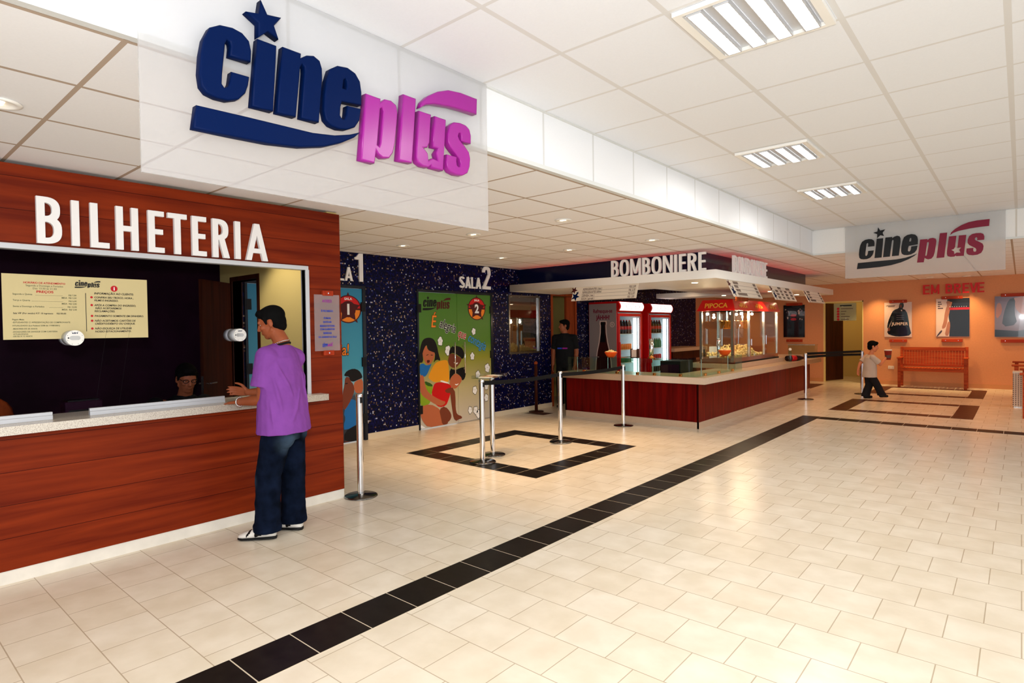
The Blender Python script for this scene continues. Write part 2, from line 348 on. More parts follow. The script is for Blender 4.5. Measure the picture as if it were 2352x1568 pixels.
# ---------------------------------------------------------------- mesh helpers
class MB:
    """collects shapes and links them as ONE mesh object"""
    def __init__(s): s.v = []; s.f = []; s.m = []; s.cur = 0
    def add(s, vs, fs):
        o = len(s.v); s.v += [tuple(v) for v in vs]
        for f in fs: s.f.append([i+o for i in f]); s.m.append(s.cur)
        return s
    def box(s, x0, x1, y0, y1, z0, z1):
        return s.add([(x0,y0,z0),(x1,y0,z0),(x1,y1,z0),(x0,y1,z0),(x0,y0,z1),(x1,y0,z1),(x1,y1,z1),(x0,y1,z1)],
                     [(3,2,1,0),(4,5,6,7),(0,1,5,4),(1,2,6,5),(2,3,7,6),(3,0,4,7)])
    def mbox(s, M, sx, sy, sz):
        c = [Vector((x*sx/2, y*sy/2, z*sz/2)) for z in (-1,1) for x, y in ((-1,-1),(1,-1),(1,1),(-1,1))]
        return s.add([M @ v for v in c], [(3,2,1,0),(4,5,6,7),(0,1,5,4),(1,2,6,5),(2,3,7,6),(3,0,4,7)])
    def cyl(s, p0, p1, r0, r1=None, n=20, caps=True):
        r1 = r0 if r1 is None else r1
        p0, p1 = Vector(p0), Vector(p1); d = (p1-p0).normalized()
        a = d.orthogonal().normalized(); b = d.cross(a)
        vs = [p0+(a*math.cos(t)+b*math.sin(t))*r0 for t in [2*PI*i/n for i in range(n)]] + [p1+(a*math.cos(t)+b*math.sin(t))*r1 for t in [2*PI*i/n for i in range(n)]]
        fs = [(i, (i+1) % n, n+(i+1) % n, n+i) for i in range(n)]
        if caps: fs += [tuple(range(n-1, -1, -1)), tuple(range(n, 2*n))]
        return s.add(vs, fs)
    def lathe(s, prof, c=(0,0,0), n=24, sx=1.0, sy=1.0):
        """profile of (radius, height) turned about a vertical axis"""
        c = Vector(c); vs = []; fs = []
        for r, h in prof:
            for i in range(n):
                t = 2*PI*i/n; vs.append((c.x+r*math.cos(t)*sx, c.y+r*math.sin(t)*sy, c.z+h))
        for k in range(len(prof)-1):
            for i in range(n): fs.append((k*n+i, k*n+(i+1) % n, (k+1)*n+(i+1) % n, (k+1)*n+i))
        fs += [tuple(range(n-1, -1, -1)), tuple(range((len(prof)-1)*n, len(prof)*n))]
        return s.add(vs, fs)
    def ell(s, c, r, rot=None, nu=16, nv=10):
        c = Vector(c); r = (r, r, r) if isinstance(r, (int, float)) else r
        R = rot if rot else Matrix.Identity(3); vs = [c + R @ Vector((0, 0, -r[2]))]; fs = []
        for j in range(1, nv):
            p = -PI/2+PI*j/nv
            for i in range(nu):
                t = 2*PI*i/nu; vs.append(c + R @ Vector((r[0]*math.cos(p)*math.cos(t), r[1]*math.cos(p)*math.sin(t), r[2]*math.sin(p))))
        vs.append(c + R @ Vector((0, 0, r[2]))); L = len(vs)-1
        for i in range(nu): fs.append((0, 1+(i+1) % nu, 1+i)); fs.append((L, 1+(nv-2)*nu+i, 1+(nv-2)*nu+(i+1) % nu))
        for j in range(nv-2):
            for i in range(nu): a = 1+j*nu; fs.append((a+i, a+(i+1) % nu, a+nu+(i+1) % nu, a+nu+i))
        return s.add(vs, fs)
    def cap(s, p0, p1, r0, r1=None, n=14):
        """tapered limb with round ends"""
        r1 = r0 if r1 is None else r1
        p0, p1 = Vector(p0), Vector(p1); d = p1-p0; L = d.length
        if L < 1e-5: return s.ell(p0, r0)
        d /= L; a = d.orthogonal().normalized(); b = d.cross(a); rings = []
        for k in range(1, 5): t = -PI/2+PI/2*k/4; rings.append((p0+d*(r0*math.sin(t)), r0*math.cos(t)))
        for k in range(0, 4): t = PI/2*k/4; rings.append((p1+d*(r1*math.sin(t)), r1*math.cos(t)))
        vs = [p0-d*r0]
        for c, r in rings: vs += [c+(a*math.cos(2*PI*i/n)+b*math.sin(2*PI*i/n))*r for i in range(n)]
        vs.append(p1+d*r1); L_ = len(vs)-1; m = len(rings)
        fs = [(0, 1+(i+1) % n, 1+i) for i in range(n)] + [(L_, 1+(m-1)*n+i, 1+(m-1)*n+(i+1) % n) for i in range(n)]
        for j in range(m-1):
            for i in range(n): q = 1+j*n; fs.append((q+i, q+(i+1) % n, q+n+(i+1) % n, q+n+i))
        return s.add(vs, fs)
    def chain(s, pts, rs, n=14):
        for i in range(len(pts)-1): s.cap(pts[i], pts[i+1], rs[i], rs[i+1], n)
        return s
    def loft(s, rings, close=True):
        """rings: lists of equally many points"""
        n = len(rings[0]); vs = [p for r in rings for p in r]; fs = []
        for k in range(len(rings)-1):
            for i in range(n): fs.append((k*n+i, k*n+(i+1) % n, (k+1)*n+(i+1) % n, (k+1)*n+i))
        if close: fs += [tuple(range(n-1, -1, -1)), tuple(range((len(rings)-1)*n, len(rings)*n))]
        return s.add(vs, fs)
    def tube(s, pts, r, n=10):
        for i in range(len(pts)-1): s.cyl(pts[i], pts[i+1], r, r, n)
        for p in pts[1:-1]: s.ell(p, r, nu=n, nv=6)
        return s
    def strip(s, L, R, O, U, V, D):
        """a letter stroke: quads between two rails in the plane (U, V), with depth D along U x V"""
        O, U, V = Vector(O), Vector(U), Vector(V); W = U.cross(V)*D
        P = lambda q, d: O+U*q[0]+V*q[1]+W*d
        n = len(L); vs = [P(q, 0) for q in L]+[P(q, 0) for q in R]+[P(q, 1) for q in L]+[P(q, 1) for q in R]; fs = []
        for i in range(n-1):
            fs += [(i, n+i, n+i+1, i+1), (2*n+i, 2*n+i+1, 3*n+i+1, 3*n+i), (i, i+1, 2*n+i+1, 2*n+i), (n+i+1, n+i, 3*n+i, 3*n+i+1)]
        fs += [(0, 2*n, 3*n, n), (n-1, 2*n-1, 4*n-1, 3*n-1)]
        return s.add(vs, fs)
    def build(s, name, material, parent=None, smooth=False, bevel=0.0, keep_origin=False, recalc=True):
        me = bpy.data.meshes.new(name); me.from_pydata(s.v, [], s.f)
        ms = material if isinstance(material, (list, tuple)) else [material]
        for m in ms: me.materials.append(MATS[m] if isinstance(m, str) else m)
        if len(ms) > 1: me.polygons.foreach_set('material_index', s.m)
        if recalc:
            b = bmesh.new(); b.from_mesh(me); bmesh.ops.recalc_face_normals(b, faces=b.faces); b.to_mesh(me); b.free()
        if smooth: me.polygons.foreach_set('use_smooth', [True]*len(me.polygons))
        return link(name, me, parent, bevel, keep_origin)

def link(name, me, parent=None, bevel=0.0, keep_origin=False):
    """link a mesh made in world coordinates; its origin goes to the middle of its underside"""
    me.update(); o = bpy.data.objects.new(name, me); COL.objects.link(o)
    base = Vector((0, 0, 0))
    if not keep_origin and len(me.vertices):
        xs = [v.co for v in me.vertices]
        lo = Vector([min(c[i] for c in xs) for i in range(3)]); hi = Vector([max(c[i] for c in xs) for i in range(3)])
        base = Vector(((lo.x+hi.x)/2, (lo.y+hi.y)/2, lo.z)); me.transform(Matrix.Translation(-base))
    o.location = base
    if parent is not None:
        o.parent = parent; q = parent; off = Vector((0, 0, 0))
        while q is not None: off += q.location; q = q.parent
        o.location = base - off
    if bevel:
        md = o.modifiers.new('bevel', 'BEVEL'); md.width = bevel; md.segments = 2; md.limit_method = 'ANGLE'
    return o
def tag(o, label, cat, group=None, kind=None):
    o['label'] = label; o['category'] = cat
    if group: o['group'] = group
    if kind: o['kind'] = kind
    return o
def thing(name, label, cat, loc=(0,0,0), group=None):
    o = bpy.data.objects.new(name, None); o.empty_display_size = .1; COL.objects.link(o); o.location = loc
    return tag(o, label, cat, group)
def struct(o): o['kind'] = 'structure'; return o
def part_label(o, s): o['label'] = s; return o
def copy_tree(o, parent=None):
    c = o.copy(); COL.objects.link(c)
    if parent is not None: c.parent = parent
    for ch in list(o.children): copy_tree(ch, c)
    return c
X, Y, Z = Vector((1,0,0)), Vector((0,1,0)), Vector((0,0,1))
def frame(O, U, V):
    """matrix whose local x, y lie along U, V at O"""
    U, V = Vector(U), Vector(V); W = U.cross(V); M = Matrix((U, V, W)).transposed().to_4x4(); M.translation = Vector(O); return M
def shape(name, polys, M, depth, material, parent=None, bevel=0.0):
    """flat outline(s), holes included, given thickness: local z 0..depth of M"""
    c = bpy.data.curves.new(name, 'CURVE'); c.dimensions = '2D'; c.fill_mode = 'BOTH'; c.extrude = max(depth/2-bevel, 1e-5); c.bevel_depth = bevel; c.bevel_resolution = 1
    if bevel: c.offset = -bevel
    for pl in polys:
        sp = c.splines.new('POLY'); sp.points.add(len(pl)-1); sp.use_cyclic_u = True
        for i, q in enumerate(pl): sp.points[i].co = (q[0], q[1], 0, 1)
    t = bpy.data.objects.new('tmp', c); me = bpy.data.meshes.new_from_object(t); bpy.data.objects.remove(t); bpy.data.curves.remove(c)
    me.transform(M @ Matrix.Translation((0, 0, depth/2))); me.name = name; me.materials.clear(); me.materials.append(MATS[material])
    return link(name, me, parent)
def text(name, s, size, M, material, parent=None, align='LEFT', depth=.0015, bold=0.0, xs=1.0, shear=0.0, space=1.0):
    c = bpy.data.curves.new(name, 'FONT'); c.body = s; c.size = size; c.align_x = align; c.extrude = depth/2; c.offset = bold*size; c.shear = shear; c.space_character = space; c.resolution_u = 3
    t = bpy.data.objects.new('tmp', c); me = bpy.data.meshes.new_from_object(t); bpy.data.objects.remove(t); bpy.data.curves.remove(c)
    me.transform(M @ Matrix.Diagonal((xs, 1, 1, 1)) @ Matrix.Translation((0, 0, depth/2))); me.name = name; me.materials.clear(); me.materials.append(MATS[material])
    return link(name, me, parent)
def rect(x0, y0, x1, y1): return [(x0,y0),(x1,y0),(x1,y1),(x0,y1)]
def circ(cx, cy, r, n=28, ry=None): return [(cx+r*math.cos(2*PI*i/n), cy+(ry or r)*math.sin(2*PI*i/n)) for i in range(n)]
def starpts(cx, cy, r, rot=PI/2, k=.42): return [(cx+(r if i % 2 == 0 else r*k)*math.cos(rot+PI*i/5), cy+(r if i % 2 == 0 else r*k)*math.sin(rot+PI*i/5)) for i in range(10)]

# condensed block capitals drawn as strokes -------------------------------------------------
def sup(a, e): return math.copysign(abs(a)**e, a)
def arcstrip(cx, cy, rx, ry, tx, ty, a0, a1, n=18, e=.75):
    Lr, Rr = [], []
    for i in range(n+1):
        a = math.radians(a0+(a1-a0)*i/n); c, s = sup(math.cos(a), e), sup(math.sin(a), e)
        Lr.append((cx+rx*c, cy+ry*s)); Rr.append((cx+(rx-tx)*c, cy+(ry-ty)*s))
    return Lr, Rr
def bar(x0, y0, x1, y1): return [(x0, y0), (x0, y1)], [(x1, y0), (x1, y1)]
def diag(xa, ya, xb, yb, t): return [(xa, ya), (xb, yb)], [(xa+t, ya), (xb+t, yb)]
def glyph(ch, w, h, t):
    ty = t*.86
    if ch == 'I': return [bar(0, 0, t, h)]
    if ch == 'L': return [bar(0, 0, t, h), bar(t, 0, w, ty)]
    if ch == 'E': return [bar(0, 0, t, h), bar(t, 0, w, ty), bar(t, h/2-ty/2, w*.92, h/2+ty/2), bar(t, h-ty, w, h)]
    if ch == 'H': return [bar(0, 0, t, h), bar(w-t, 0, w, h), bar(t, h/2-ty/2, w-t, h/2+ty/2)]
    if ch == 'T': return [bar(w/2-t/2, 0, w/2+t/2, h-ty), bar(0, h-ty, w, h)]
    if ch == 'B':
        m = h*.53
        return [bar(0, 0, t, h), arcstrip(t*.9, (m-ty*.5+h)/2, w*.94-t*.9, (h-m+ty*.5)/2, t, ty, -90, 90), arcstrip(t*.9, (m+ty*.5)/2, w-t*.9, (m+ty*.5)/2, t, ty, -90, 90)]
    if ch == 'R': 
        m = h*.46
        return [bar(0, 0, t, h), arcstrip(t*.9, (m+h)/2, w*.94-t*.9, (h-m)/2, t, ty, -90, 90), diag(w-t*1.05, 0, w*.42-t*.2, m+ty*.3, t*1.05)]
    if ch == 'P': 
        m = h*.44
        return [bar(0, 0, t, h), arcstrip(t*.9, (m+h)/2, w-t*.9, (h-m)/2, t, ty, -90, 90)]
    if ch == 'A': return [diag(0, 0, w/2-t/2, h, t), diag(w-t, 0, w/2-t/2, h, t), bar(w*.24, h*.2, w*.76, h*.2+ty)]
    if ch == 'V': return [diag(w/2-t/2, 0, 0, h, t), diag(w/2-t/2, 0, w-t, h, t)]
    if ch == 'O': return [arcstrip(w/2, h/2, w/2, h/2, t, ty, 0, 360, 40)]
    if ch == 'M': return [bar(0, 0, t*.9, h), bar(w-t*.9, 0, w, h), diag(w/2-t*.45, h*.12, 0, h, t*.9), diag(w/2-t*.45, h*.12, w-t*.9, h, t*.9)]
    if ch == 'N': return [bar(0, 0, t*.9, h), bar(w-t*.9, 0, w, h), diag(w-t*.95, 0, 0, h, t*.95)]
    if ch == 'S':
        r = h*.27
        return [arcstrip(w/2, h-r, w/2, r, t, ty, 15, 215, 22), arcstrip(w/2, r, w/2, r, t, ty, -165, 35, 22), ([(w*.06, h-r*1.35), (w*.60, r*1.0)], [(w*.40, h-r*1.0), (w*.94, r*1.35)])]
    if ch == '1': return [bar(w-t, 0, w, h), ([(0, h*.86), (w-t, h*.86)], [(0, h*.78), (w-t, h*.78)]), ([(w*.15, h*.86), (w-t, h)], [(0, h*.80), (w-t, h*.80)])]
    if ch == '2': return [arcstrip(w/2, h*.74, w/2, h*.26, t, ty, -20, 180, 24), bar(0, 0, w, ty), ([(0, ty*.6), (w-t*1.05, h*.66)], [(t*1.1, ty*.6), (w, h*.66)])]
    return []
GW = dict(I=.0, L=.40, E=.40, H=.55, T=.50, B=.54, R=.54, P=.5, A=.60, V=.58, O=.62, M=.76, N=.60, S=.5)
def letter(ch, w, h, t, O, U, V, D, material, parent, name='letter', bevel=.002):
    mb = MB()
    for k, (Lr, Rr) in enumerate(glyph(ch, w, h, t)): mb.strip(Lr, Rr, O, U, V, D+.0005*k)
    return mb.build(name, material, parent)

# ================================================================ the setting
XT, XM, YB, HL, HT, XS, YS = -4.797, -7.1, 17.9, 2.653, 3.0386, -2.5, 10.24
def sbox(name, m, *b, bevel=0): return struct(MB().box(*b).build(name, m, bevel=bevel))
sbox('floor', 'beige_floor_tile', -8.4, 6.0, -5.0, 20.2, -.12, 0)
sbox('ceiling', 'tall_ceiling_tile', XS, 6.0, -5.0, YS, HT, HT+.05)
sbox('ceiling', 'low_ceiling_tile', -8.4, XS-.03, -5.0, YB, HL, HL+.05)
sbox('ceiling', 'low_ceiling_tile', XS-.03, 6.0, YS+.03, YB, HL, HL+.05)
# vertical soffit boards between the two ceiling levels with their metal angle
def soffit(nm, m, b, trims):
    struct(MB().box(*b).build(nm, m))
    mb = MB()
    for t in trims: mb.box(*t)
    struct(mb.build(nm, 'ceiling_trim'))
soffit('trim_1', 'soffit_panel', (XS-.03, XS, -5, YS+.03, HL-.004, HT), [(XS-.034, XS+.006, -5, YS, HL-.006, HL+.022), (XS, XS+.022, -5, YS, HT-.006, HT-.001)])
soffit('trim_2', 'far_soffit_panel', (XS, 6, YS, YS+.03, HL-.004, HT), [(XS, 6, YS-.006, YS+.034, HL-.006, HL+.02), (XS, 6, YS-.02, YS, HT-.006, HT-.001)])
# mosaic wall on the left with openings for two hall doors, a window and the staff door
def wall_with_holes(name, m, x0, x1, y0, y1, z1, holes):
    mb = MB(); ys = sorted({y0, y1} | {h[0] for h in holes} | {h[1] for h in holes})
    for a, b in zip(ys, ys[1:]):
        hs = [h for h in holes if h[0] <= a+1e-6 and h[1] >= b-1e-6]
        if not hs: mb.box(x0, x1, a, b, 0, z1)
        else:
            h = hs[0]
            if h[2] > 0: mb.box(x0, x1, a, b, 0, h[2])
            if h[3] < z1: mb.box(x0, x1, a, b, h[3], z1)
    return struct(mb.build(name, m))
D1, D2, WN, SD = (3.34, 5.07), (6.02, 7.75), (8.18, 9.10), (9.47, 10.36)
wall_with_holes('wall_left', 'blue_mosaic', XM-.14, XM, 3.16, 16.4, HL, [(D1[0], D1[1], 0, 2.19), (D2[0], D2[1], 0, 2.19), (WN[0], WN[1], 1.09, 2.18), (SD[0], SD[1], 0, 2.27)])
sbox('wall_left', 'peach_paint', XM-.14, XM, 16.4, YB, 0, HL)
# back wall with the corridor opening
BD = (-4.11, -3.16)
mb = MB(); mb.box(XM-.14, BD[0], YB, YB+.14, 0, HL); mb.box(BD[1], 6, YB, YB+.14, 0, HL); mb.box(BD[0], BD[1], YB, YB+.14, 2.18, HL)
struct(mb.build('wall_back', 'peach_paint'))
mb = MB(); mb.box(BD[1], BD[1]+.1, YB+.14, 20.2, 0, HL); mb.box(-5.2, BD[1]+.1, 20.1, 20.2, 0, HL); mb.box(-5.3, -5.2, YB+.14, 20.2, 0, HL); mb.box(-5.3, -3.0, YB+.14, 20.2, 2.45, 2.5)
struct(mb.build('wall_corridor', 'corridor_paint'))
# room behind the staff door
mb = MB(); mb.box(-8.4, -8.3, 9.0, 11.2, 0, HL); mb.box(-8.3, XM-.14, 11.0, 11.1, 0, HL); mb.box(-8.3, XM-.14, 9.0, 9.1, 0, HL)
struct(mb.build('wall_staff_room', 'olive_paint'))
# skirtings
for a, b in ((3.16, D1[0]), (D1[1], D2[0]), (D2[1], SD[0]), (SD[1], 16.4)): sbox('baseboard_left', 'beige_skirting', XM, XM+.012, a, b, 0, .085)
sbox('baseboard_back', 'peach_skirting', XM, BD[0], YB-.014, YB, 0, .1)
sbox('baseboard_back', 'peach_skirting', BD[1], 6, YB-.014, YB, 0, .1)

# dark slate bands let into the floor; z kept a hair above the tiles
def inlay(name, runs, m='slate_tile', gap=.007):
    mb = MB()
    for x0, x1, y0, y1, ax, n in runs:
        mb.cur = 1; mb.box(x0, x1, y0, y1, 0, .0012); mb.cur = 0
        for i in range(n):
            if ax == 'y': a = y0+(y1-y0)*i/n; b = y0+(y1-y0)*(i+1)/n; mb.box(x0+gap*.3, x1-gap*.3, a+gap/2, b-gap/2, .0012, .0022)
            else: a = x0+(x1-x0)*i/n; b = x0+(x1-x0)*(i+1)/n; mb.box(a+gap/2, b-gap/2, y0+gap*.3, y1-gap*.3, .0012, .0022)
    return struct(mb.build(name, [m, 'grout']))
pp = .3014
XL, XR, YT = -2.848, -2.5633, 2.0667+pp*30-.12
n0 = 22
inlay('trim_3', [(XL, XR, 2.0667-pp*n0, 2.0667+pp*29.6, 'y', 51), (XR, XR+.2975*24, 2.0667+pp*29.6-.285, 2.0667+pp*29.6, 'x', 24)])
def square(x0, x1, y0, y1, w, n, m):
    q = [(x0, x1, y0, y0+w, 'x', n), (x0, x1, y1-w, y1, 'x', n), (x0, x0+w, y0+w, y1-w, 'y', n-2), (x1-w, x1, y0+w, y1-w, 'y', n-2)]
    return inlay('trim_4', q, m)
square(-5.91, -3.81, 4.80, 6.92, .29, 7, 'slate_tile')
square(-2.68, -.58, 11.98, 14.05, .29, 7, 'slate_tile_red')
square(-2.66, -.58, 15.36, 17.30, .27, 7, 'slate_tile_red')
square(-6.0, -3.91, 15.3, 17.15, .29, 7, 'slate_tile_red')
inlay('trim_5', [(-6.95, -6.5, 8.42, 8.72, 'x', 2)], 'slate_tile_red')

# ================================================================ ticket booth
BE = 3.16   # end of the booth
W0, W1, WZ0, WZ1 = -1.2, 2.80, 1.0, 2.10
mb = MB(); mb.box(XT-.05, XT, -1.5, W0, .085, 2.63); mb.box(XT-.05, XT, W1, BE, .085, 2.63); mb.box(XT-.05, XT, W0, W1, .085, .945); mb.box(XT-.05, XT, W0, W1, WZ1, 2.63)
struct(mb.build('wall_ticket_booth', 'red_wood_plank'))
sbox('baseboard_ticket_booth', 'white_skirting', XT-.05, XT-.006, -1.5, BE, 0, .085)
# end wall of the booth with its own doorway, yellow on both sides
DJ0, DJ1 = -6.78, -6.2
mb = MB(); mb.box(DJ1, XT-.05, BE-.1, BE, 0, HL); mb.box(XM, DJ0, BE-.1, BE, 0, HL); mb.box(DJ0, DJ1, BE-.1, BE, 2.13, HL)
struct(mb.build('wall_booth_end', 'yellow_paint'))
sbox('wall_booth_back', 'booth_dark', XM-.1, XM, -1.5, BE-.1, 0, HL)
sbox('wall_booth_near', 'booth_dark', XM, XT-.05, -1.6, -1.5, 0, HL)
mb = MB(); mb.box(DJ0-.05, DJ0, BE-.11, BE+.01, 0, 2.18); mb.box(DJ1, DJ1+.05, BE-.11, BE+.01, 0, 2.18); mb.box(DJ0, DJ1, BE-.11, BE+.01, 2.13, 2.18)
fr = struct(mb.build('door_3', 'dark_wood'))
hx, hy = DJ0+.01, BE-.13; dv = Vector((.37, -.46, 0)).normalized(); LM = frame((hx, hy, 0), dv, Z)
leaf = MB().mbox(LM @ Matrix.Translation((.29, 1.06, .018)), .58, 2.1, .036).build('door_leaf', 'dark_wood', fr)
mb = MB(); mb.mbox(LM @ Matrix.Translation((.582, 1.0, .018)), .003, .22, .026); mb.build('lock_plate', 'steel', leaf)
mb = MB(); q = LM @ Vector((.53, 1.03, .036)); w = LM.to_3x3() @ Vector((0, 0, 1)); mb.cyl(q, q+w*.045, .009); mb.cyl(q+w*.045, q+w*.045-dv*.11, .008); q2 = LM @ Vector((.53, 1.03, 0)); mb.cyl(q2, q2-w*.045, .009); mb.cyl(q2-w*.045, q2-w*.045-dv*.11, .008); mb.build('door_handle', 'chrome', leaf)
# window frame, pane
mb = MB(); mb.box(XT-.07, XT+.012, W0, W1+.03, WZ1-.004, WZ1+.032); mb.box(XT-.07, XT+.012, W1, W1+.036, WZ0, WZ1)
wf = struct(mb.build('window_1', 'aluminium', bevel=.003))
MB().box(XT-.043, XT-.037, W0, W1, WZ0+.045, WZ1).build('pane', 'booth_glass', wf)
def rail(a, b):
    mb = MB(); mb.box(XT-.06, XT-.02, a, b, 1.0, 1.028); mb.box(XT-.055, XT-.025, a, b, 1.028, 1.05)
    mb.build('sill_rail', 'aluminium', wf, bevel=.002)
rail(W0, .985); rail(1.19, 2.095); rail(2.42, W1)
tc = shape('ticket_counter', [[(XT-.36, W0+.01), (XT+.135, W0+.01), (XT+.135, 2.93), (XT+.002, 2.93), (XT+.002, 2.795), (XT-.36, 2.795)]], frame((0, 0, .9455), X, Y), .0545, 'white_granite')
tag(tc, 'speckled white granite shelf running under the ticket window', 'counter')
# BILHETERIA letters
TX = thing('ticket_office_lettering', 'white raised letters reading BILHETERIA on the red wood above the ticket window', 'sign', (XT, 1.7, 2.14))
LY = [('B', .921, 1.04), ('I', 1.105, 1.151), ('L', 1.21, 1.318), ('H', 1.36, 1.497), ('E', 1.56, 1.665), ('T', 1.69, 1.822), ('E', 1.858, 1.962), ('R', 2.008, 2.137), ('I', 2.182, 2.228), ('A', 2.27, 2.452)]
LY[0] = ('B', .921, 1.052)
for ch, a, b in LY: letter(ch, b-a,   .30, .043, (XT, a, 2.143), Y, Z, .028, 'white_letter', TX)

# ---------------------------------------------------------------- logo (traced outline, shared by every sign that bears it)
LOGO = {
 'star': [(0.431,0.727),(0.458,0.677),(0.521,0.688),(0.487,0.641),(0.506,0.591),(0.459,0.608),(0.417,0.568),(0.419,0.628),(0.368,0.655),(0.421,0.667)],
 'c': [(0.383,0.456),(0.386,0.501),(0.378,0.538),(0.35,0.561),(0.311,0.568),(0.263,0.561),(0.223,0.536),(0.199,0.484),(0.187,0.421),(0.181,0.349),(0.187,0.302),(0.207,0.28),(0.243,0.272),(0.287,0.273),(0.33,0.29),(0.358,0.323),(0.37,0.358),(0.376,0.394),(0.303,0.392),(0.296,0.347),(0.288,0.328),(0.275,0.32),(0.265,0.332),(0.267,0.368),(0.275,0.44),(0.281,0.494),(0.289,0.511),(0.301,0.508),(0.303,0.492),(0.299,0.454)],
 'i': [(0.413,0.561),(0.496,0.561),(0.475,0.281),(0.384,0.279)],
 'n': [(0.523,0.567),(0.609,0.567),(0.606,0.547),(0.635,0.568),(0.669,0.578),(0.699,0.565),(0.71,0.533),(0.71,0.485),(0.689,0.289),(0.603,0.288),(0.624,0.494),(0.624,0.516),(0.612,0.524),(0.603,0.505),(0.578,0.284),(0.492,0.282)],
 'e': [(0.917,0.427),(0.919,0.489),(0.912,0.537),(0.886,0.569),(0.843,0.582),(0.791,0.574),(0.751,0.546),(0.732,0.491),(0.721,0.422),(0.716,0.352),(0.725,0.312),(0.751,0.292),(0.791,0.286),(0.835,0.293),(0.879,0.315),(0.904,0.352),(0.915,0.411),(0.839,0.405),(0.834,0.363),(0.824,0.338),(0.81,0.335),(0.799,0.349),(0.802,0.388),(0.81,0.416)],
 'e_hole': [(0.815,0.478),(0.821,0.517),(0.832,0.529),(0.84,0.519),(0.839,0.497),(0.835,0.478)],
 'swoosh': [(0.167,0.223),(0.35,0.229),(0.521,0.233),(0.658,0.236),(0.769,0.251),(0.85,0.274),(0.91,0.299),(0.872,0.264),(0.806,0.226),(0.717,0.189),(0.597,0.159),(0.451,0.142),(0.295,0.136),(0.154,0.133)],
 'p': [(0.944,0.492),(1.031,0.491),(1.028,0.473),(1.055,0.496),(1.093,0.5),(1.125,0.485),(1.133,0.453),(1.128,0.398),(1.114,0.297),(1.1,0.243),(1.076,0.211),(1.037,0.204),(1.009,0.217),(0.998,0.231),(0.987,0.167),(0.908,0.169)],
 'p_hole': [(1.026,0.441),(1.038,0.449),(1.047,0.436),(1.023,0.271),(1.016,0.255),(1.005,0.26)],
 'l': [(1.173,0.555),(1.256,0.555),(1.222,0.215),(1.134,0.213)],
 'u': [(1.275,0.499),(1.358,0.5),(1.343,0.347),(1.328,0.319),(1.301,0.312),(1.331,0.289),(1.335,0.251),(1.362,0.27),(1.402,0.264),(1.389,0.305),(1.41,0.334),(1.368,0.332),(1.385,0.5),(1.466,0.5),(1.439,0.218),(1.355,0.22),(1.352,0.231),(1.335,0.216),(1.294,0.215),(1.26,0.229),(1.252,0.259),(1.253,0.301)],
 's': [(1.657,0.413),(1.659,0.458),(1.648,0.492),(1.619,0.508),(1.573,0.511),(1.527,0.503),(1.495,0.477),(1.48,0.428),(1.48,0.387),(1.495,0.361),(1.534,0.332),(1.567,0.308),(1.574,0.287),(1.57,0.266),(1.557,0.262),(1.544,0.269),(1.541,0.29),(1.544,0.316),(1.469,0.314),(1.465,0.272),(1.472,0.243),(1.495,0.224),(1.535,0.216),(1.587,0.22),(1.626,0.241),(1.645,0.28),(1.651,0.328),(1.641,0.362),(1.606,0.39),(1.567,0.415),(1.557,0.432),(1.564,0.452),(1.577,0.455),(1.584,0.442),(1.581,0.413)],
 'arc': [(1.714,0.683),(1.708,0.592),(1.618,0.59),(1.501,0.582),(1.381,0.563),(1.321,0.542),(1.286,0.517),(1.3,0.553),(1.341,0.594),(1.408,0.636),(1.488,0.668),(1.579,0.681)],
}
def put_logo(M, s, mc, mp, parent, depth, bevel=0.0, dx=0, dy=0):
    T = lambda l: [((a-.154)*s+dx, (b-.133)*s+dy) for a, b in l]
    grp = [('star', ['star'], mc), ('letter', ['c'], mc), ('letter', ['i'], mc), ('letter', ['n'], mc), ('letter', ['e', 'e_hole'], mc), ('swoosh', ['swoosh'], mc),
           ('letter', ['p', 'p_hole'], mp), ('letter', ['l'], mp), ('letter', ['u'], mp), ('letter', ['s'], mp), ('swoosh', ['arc'], mp)]
    for nm, ks, m in grp: shape(nm, [T(LOGO[k]) for k in ks], M, depth, m, parent, bevel)
def flat_logo(name, M, s, mc, mp, parent, dx, dy, depth=.001):
    """small printed logo: two one-colour prints"""
    T = lambda l: [((a-.154)*s+dx, (b-.133)*s+dy) for a, b in l]
    shape(name, [T(LOGO[k]) for k in ('star', 'c', 'i', 'n', 'e', 'e_hole', 'swoosh')], M, depth, mc, parent)
    shape(name, [T(LOGO[k]) for k in ('p', 'p_hole', 'l', 'u', 's', 'arc')], M, depth, mp, parent)

# hanging signs
S1 = thing('cinema_sign', 'large frosted acrylic sign with navy and magenta raised logo letters hung from the near soffit', 'sign', (XS+.03, 1.73, 2.15))
MB().box(XS+.024, XS+.034, .79, 2.67, 2.15, HT-.004).build('panel', 'frosted_acrylic', S1)
put_logo(frame((XS+.034, .958, 2.342), Y, Z), 1.015, 'navy_letter', 'magenta_letter', S1, .045, .006)
S2 = thing('cinema_sign', 'frosted acrylic sign with flat black and crimson logo hung across the far soffit', 'sign', (-1.1, YS-.04, 2.25))
MB().box(-2.04, -.16, YS-.036, YS-.026, 2.25, HT-.004).build('panel', 'frosted_acrylic', S2)
put_logo(frame((-1.884, YS-.036, 2.384), X, Z), 1.0, 'black_ink', 'crimson_ink', S2, .004)

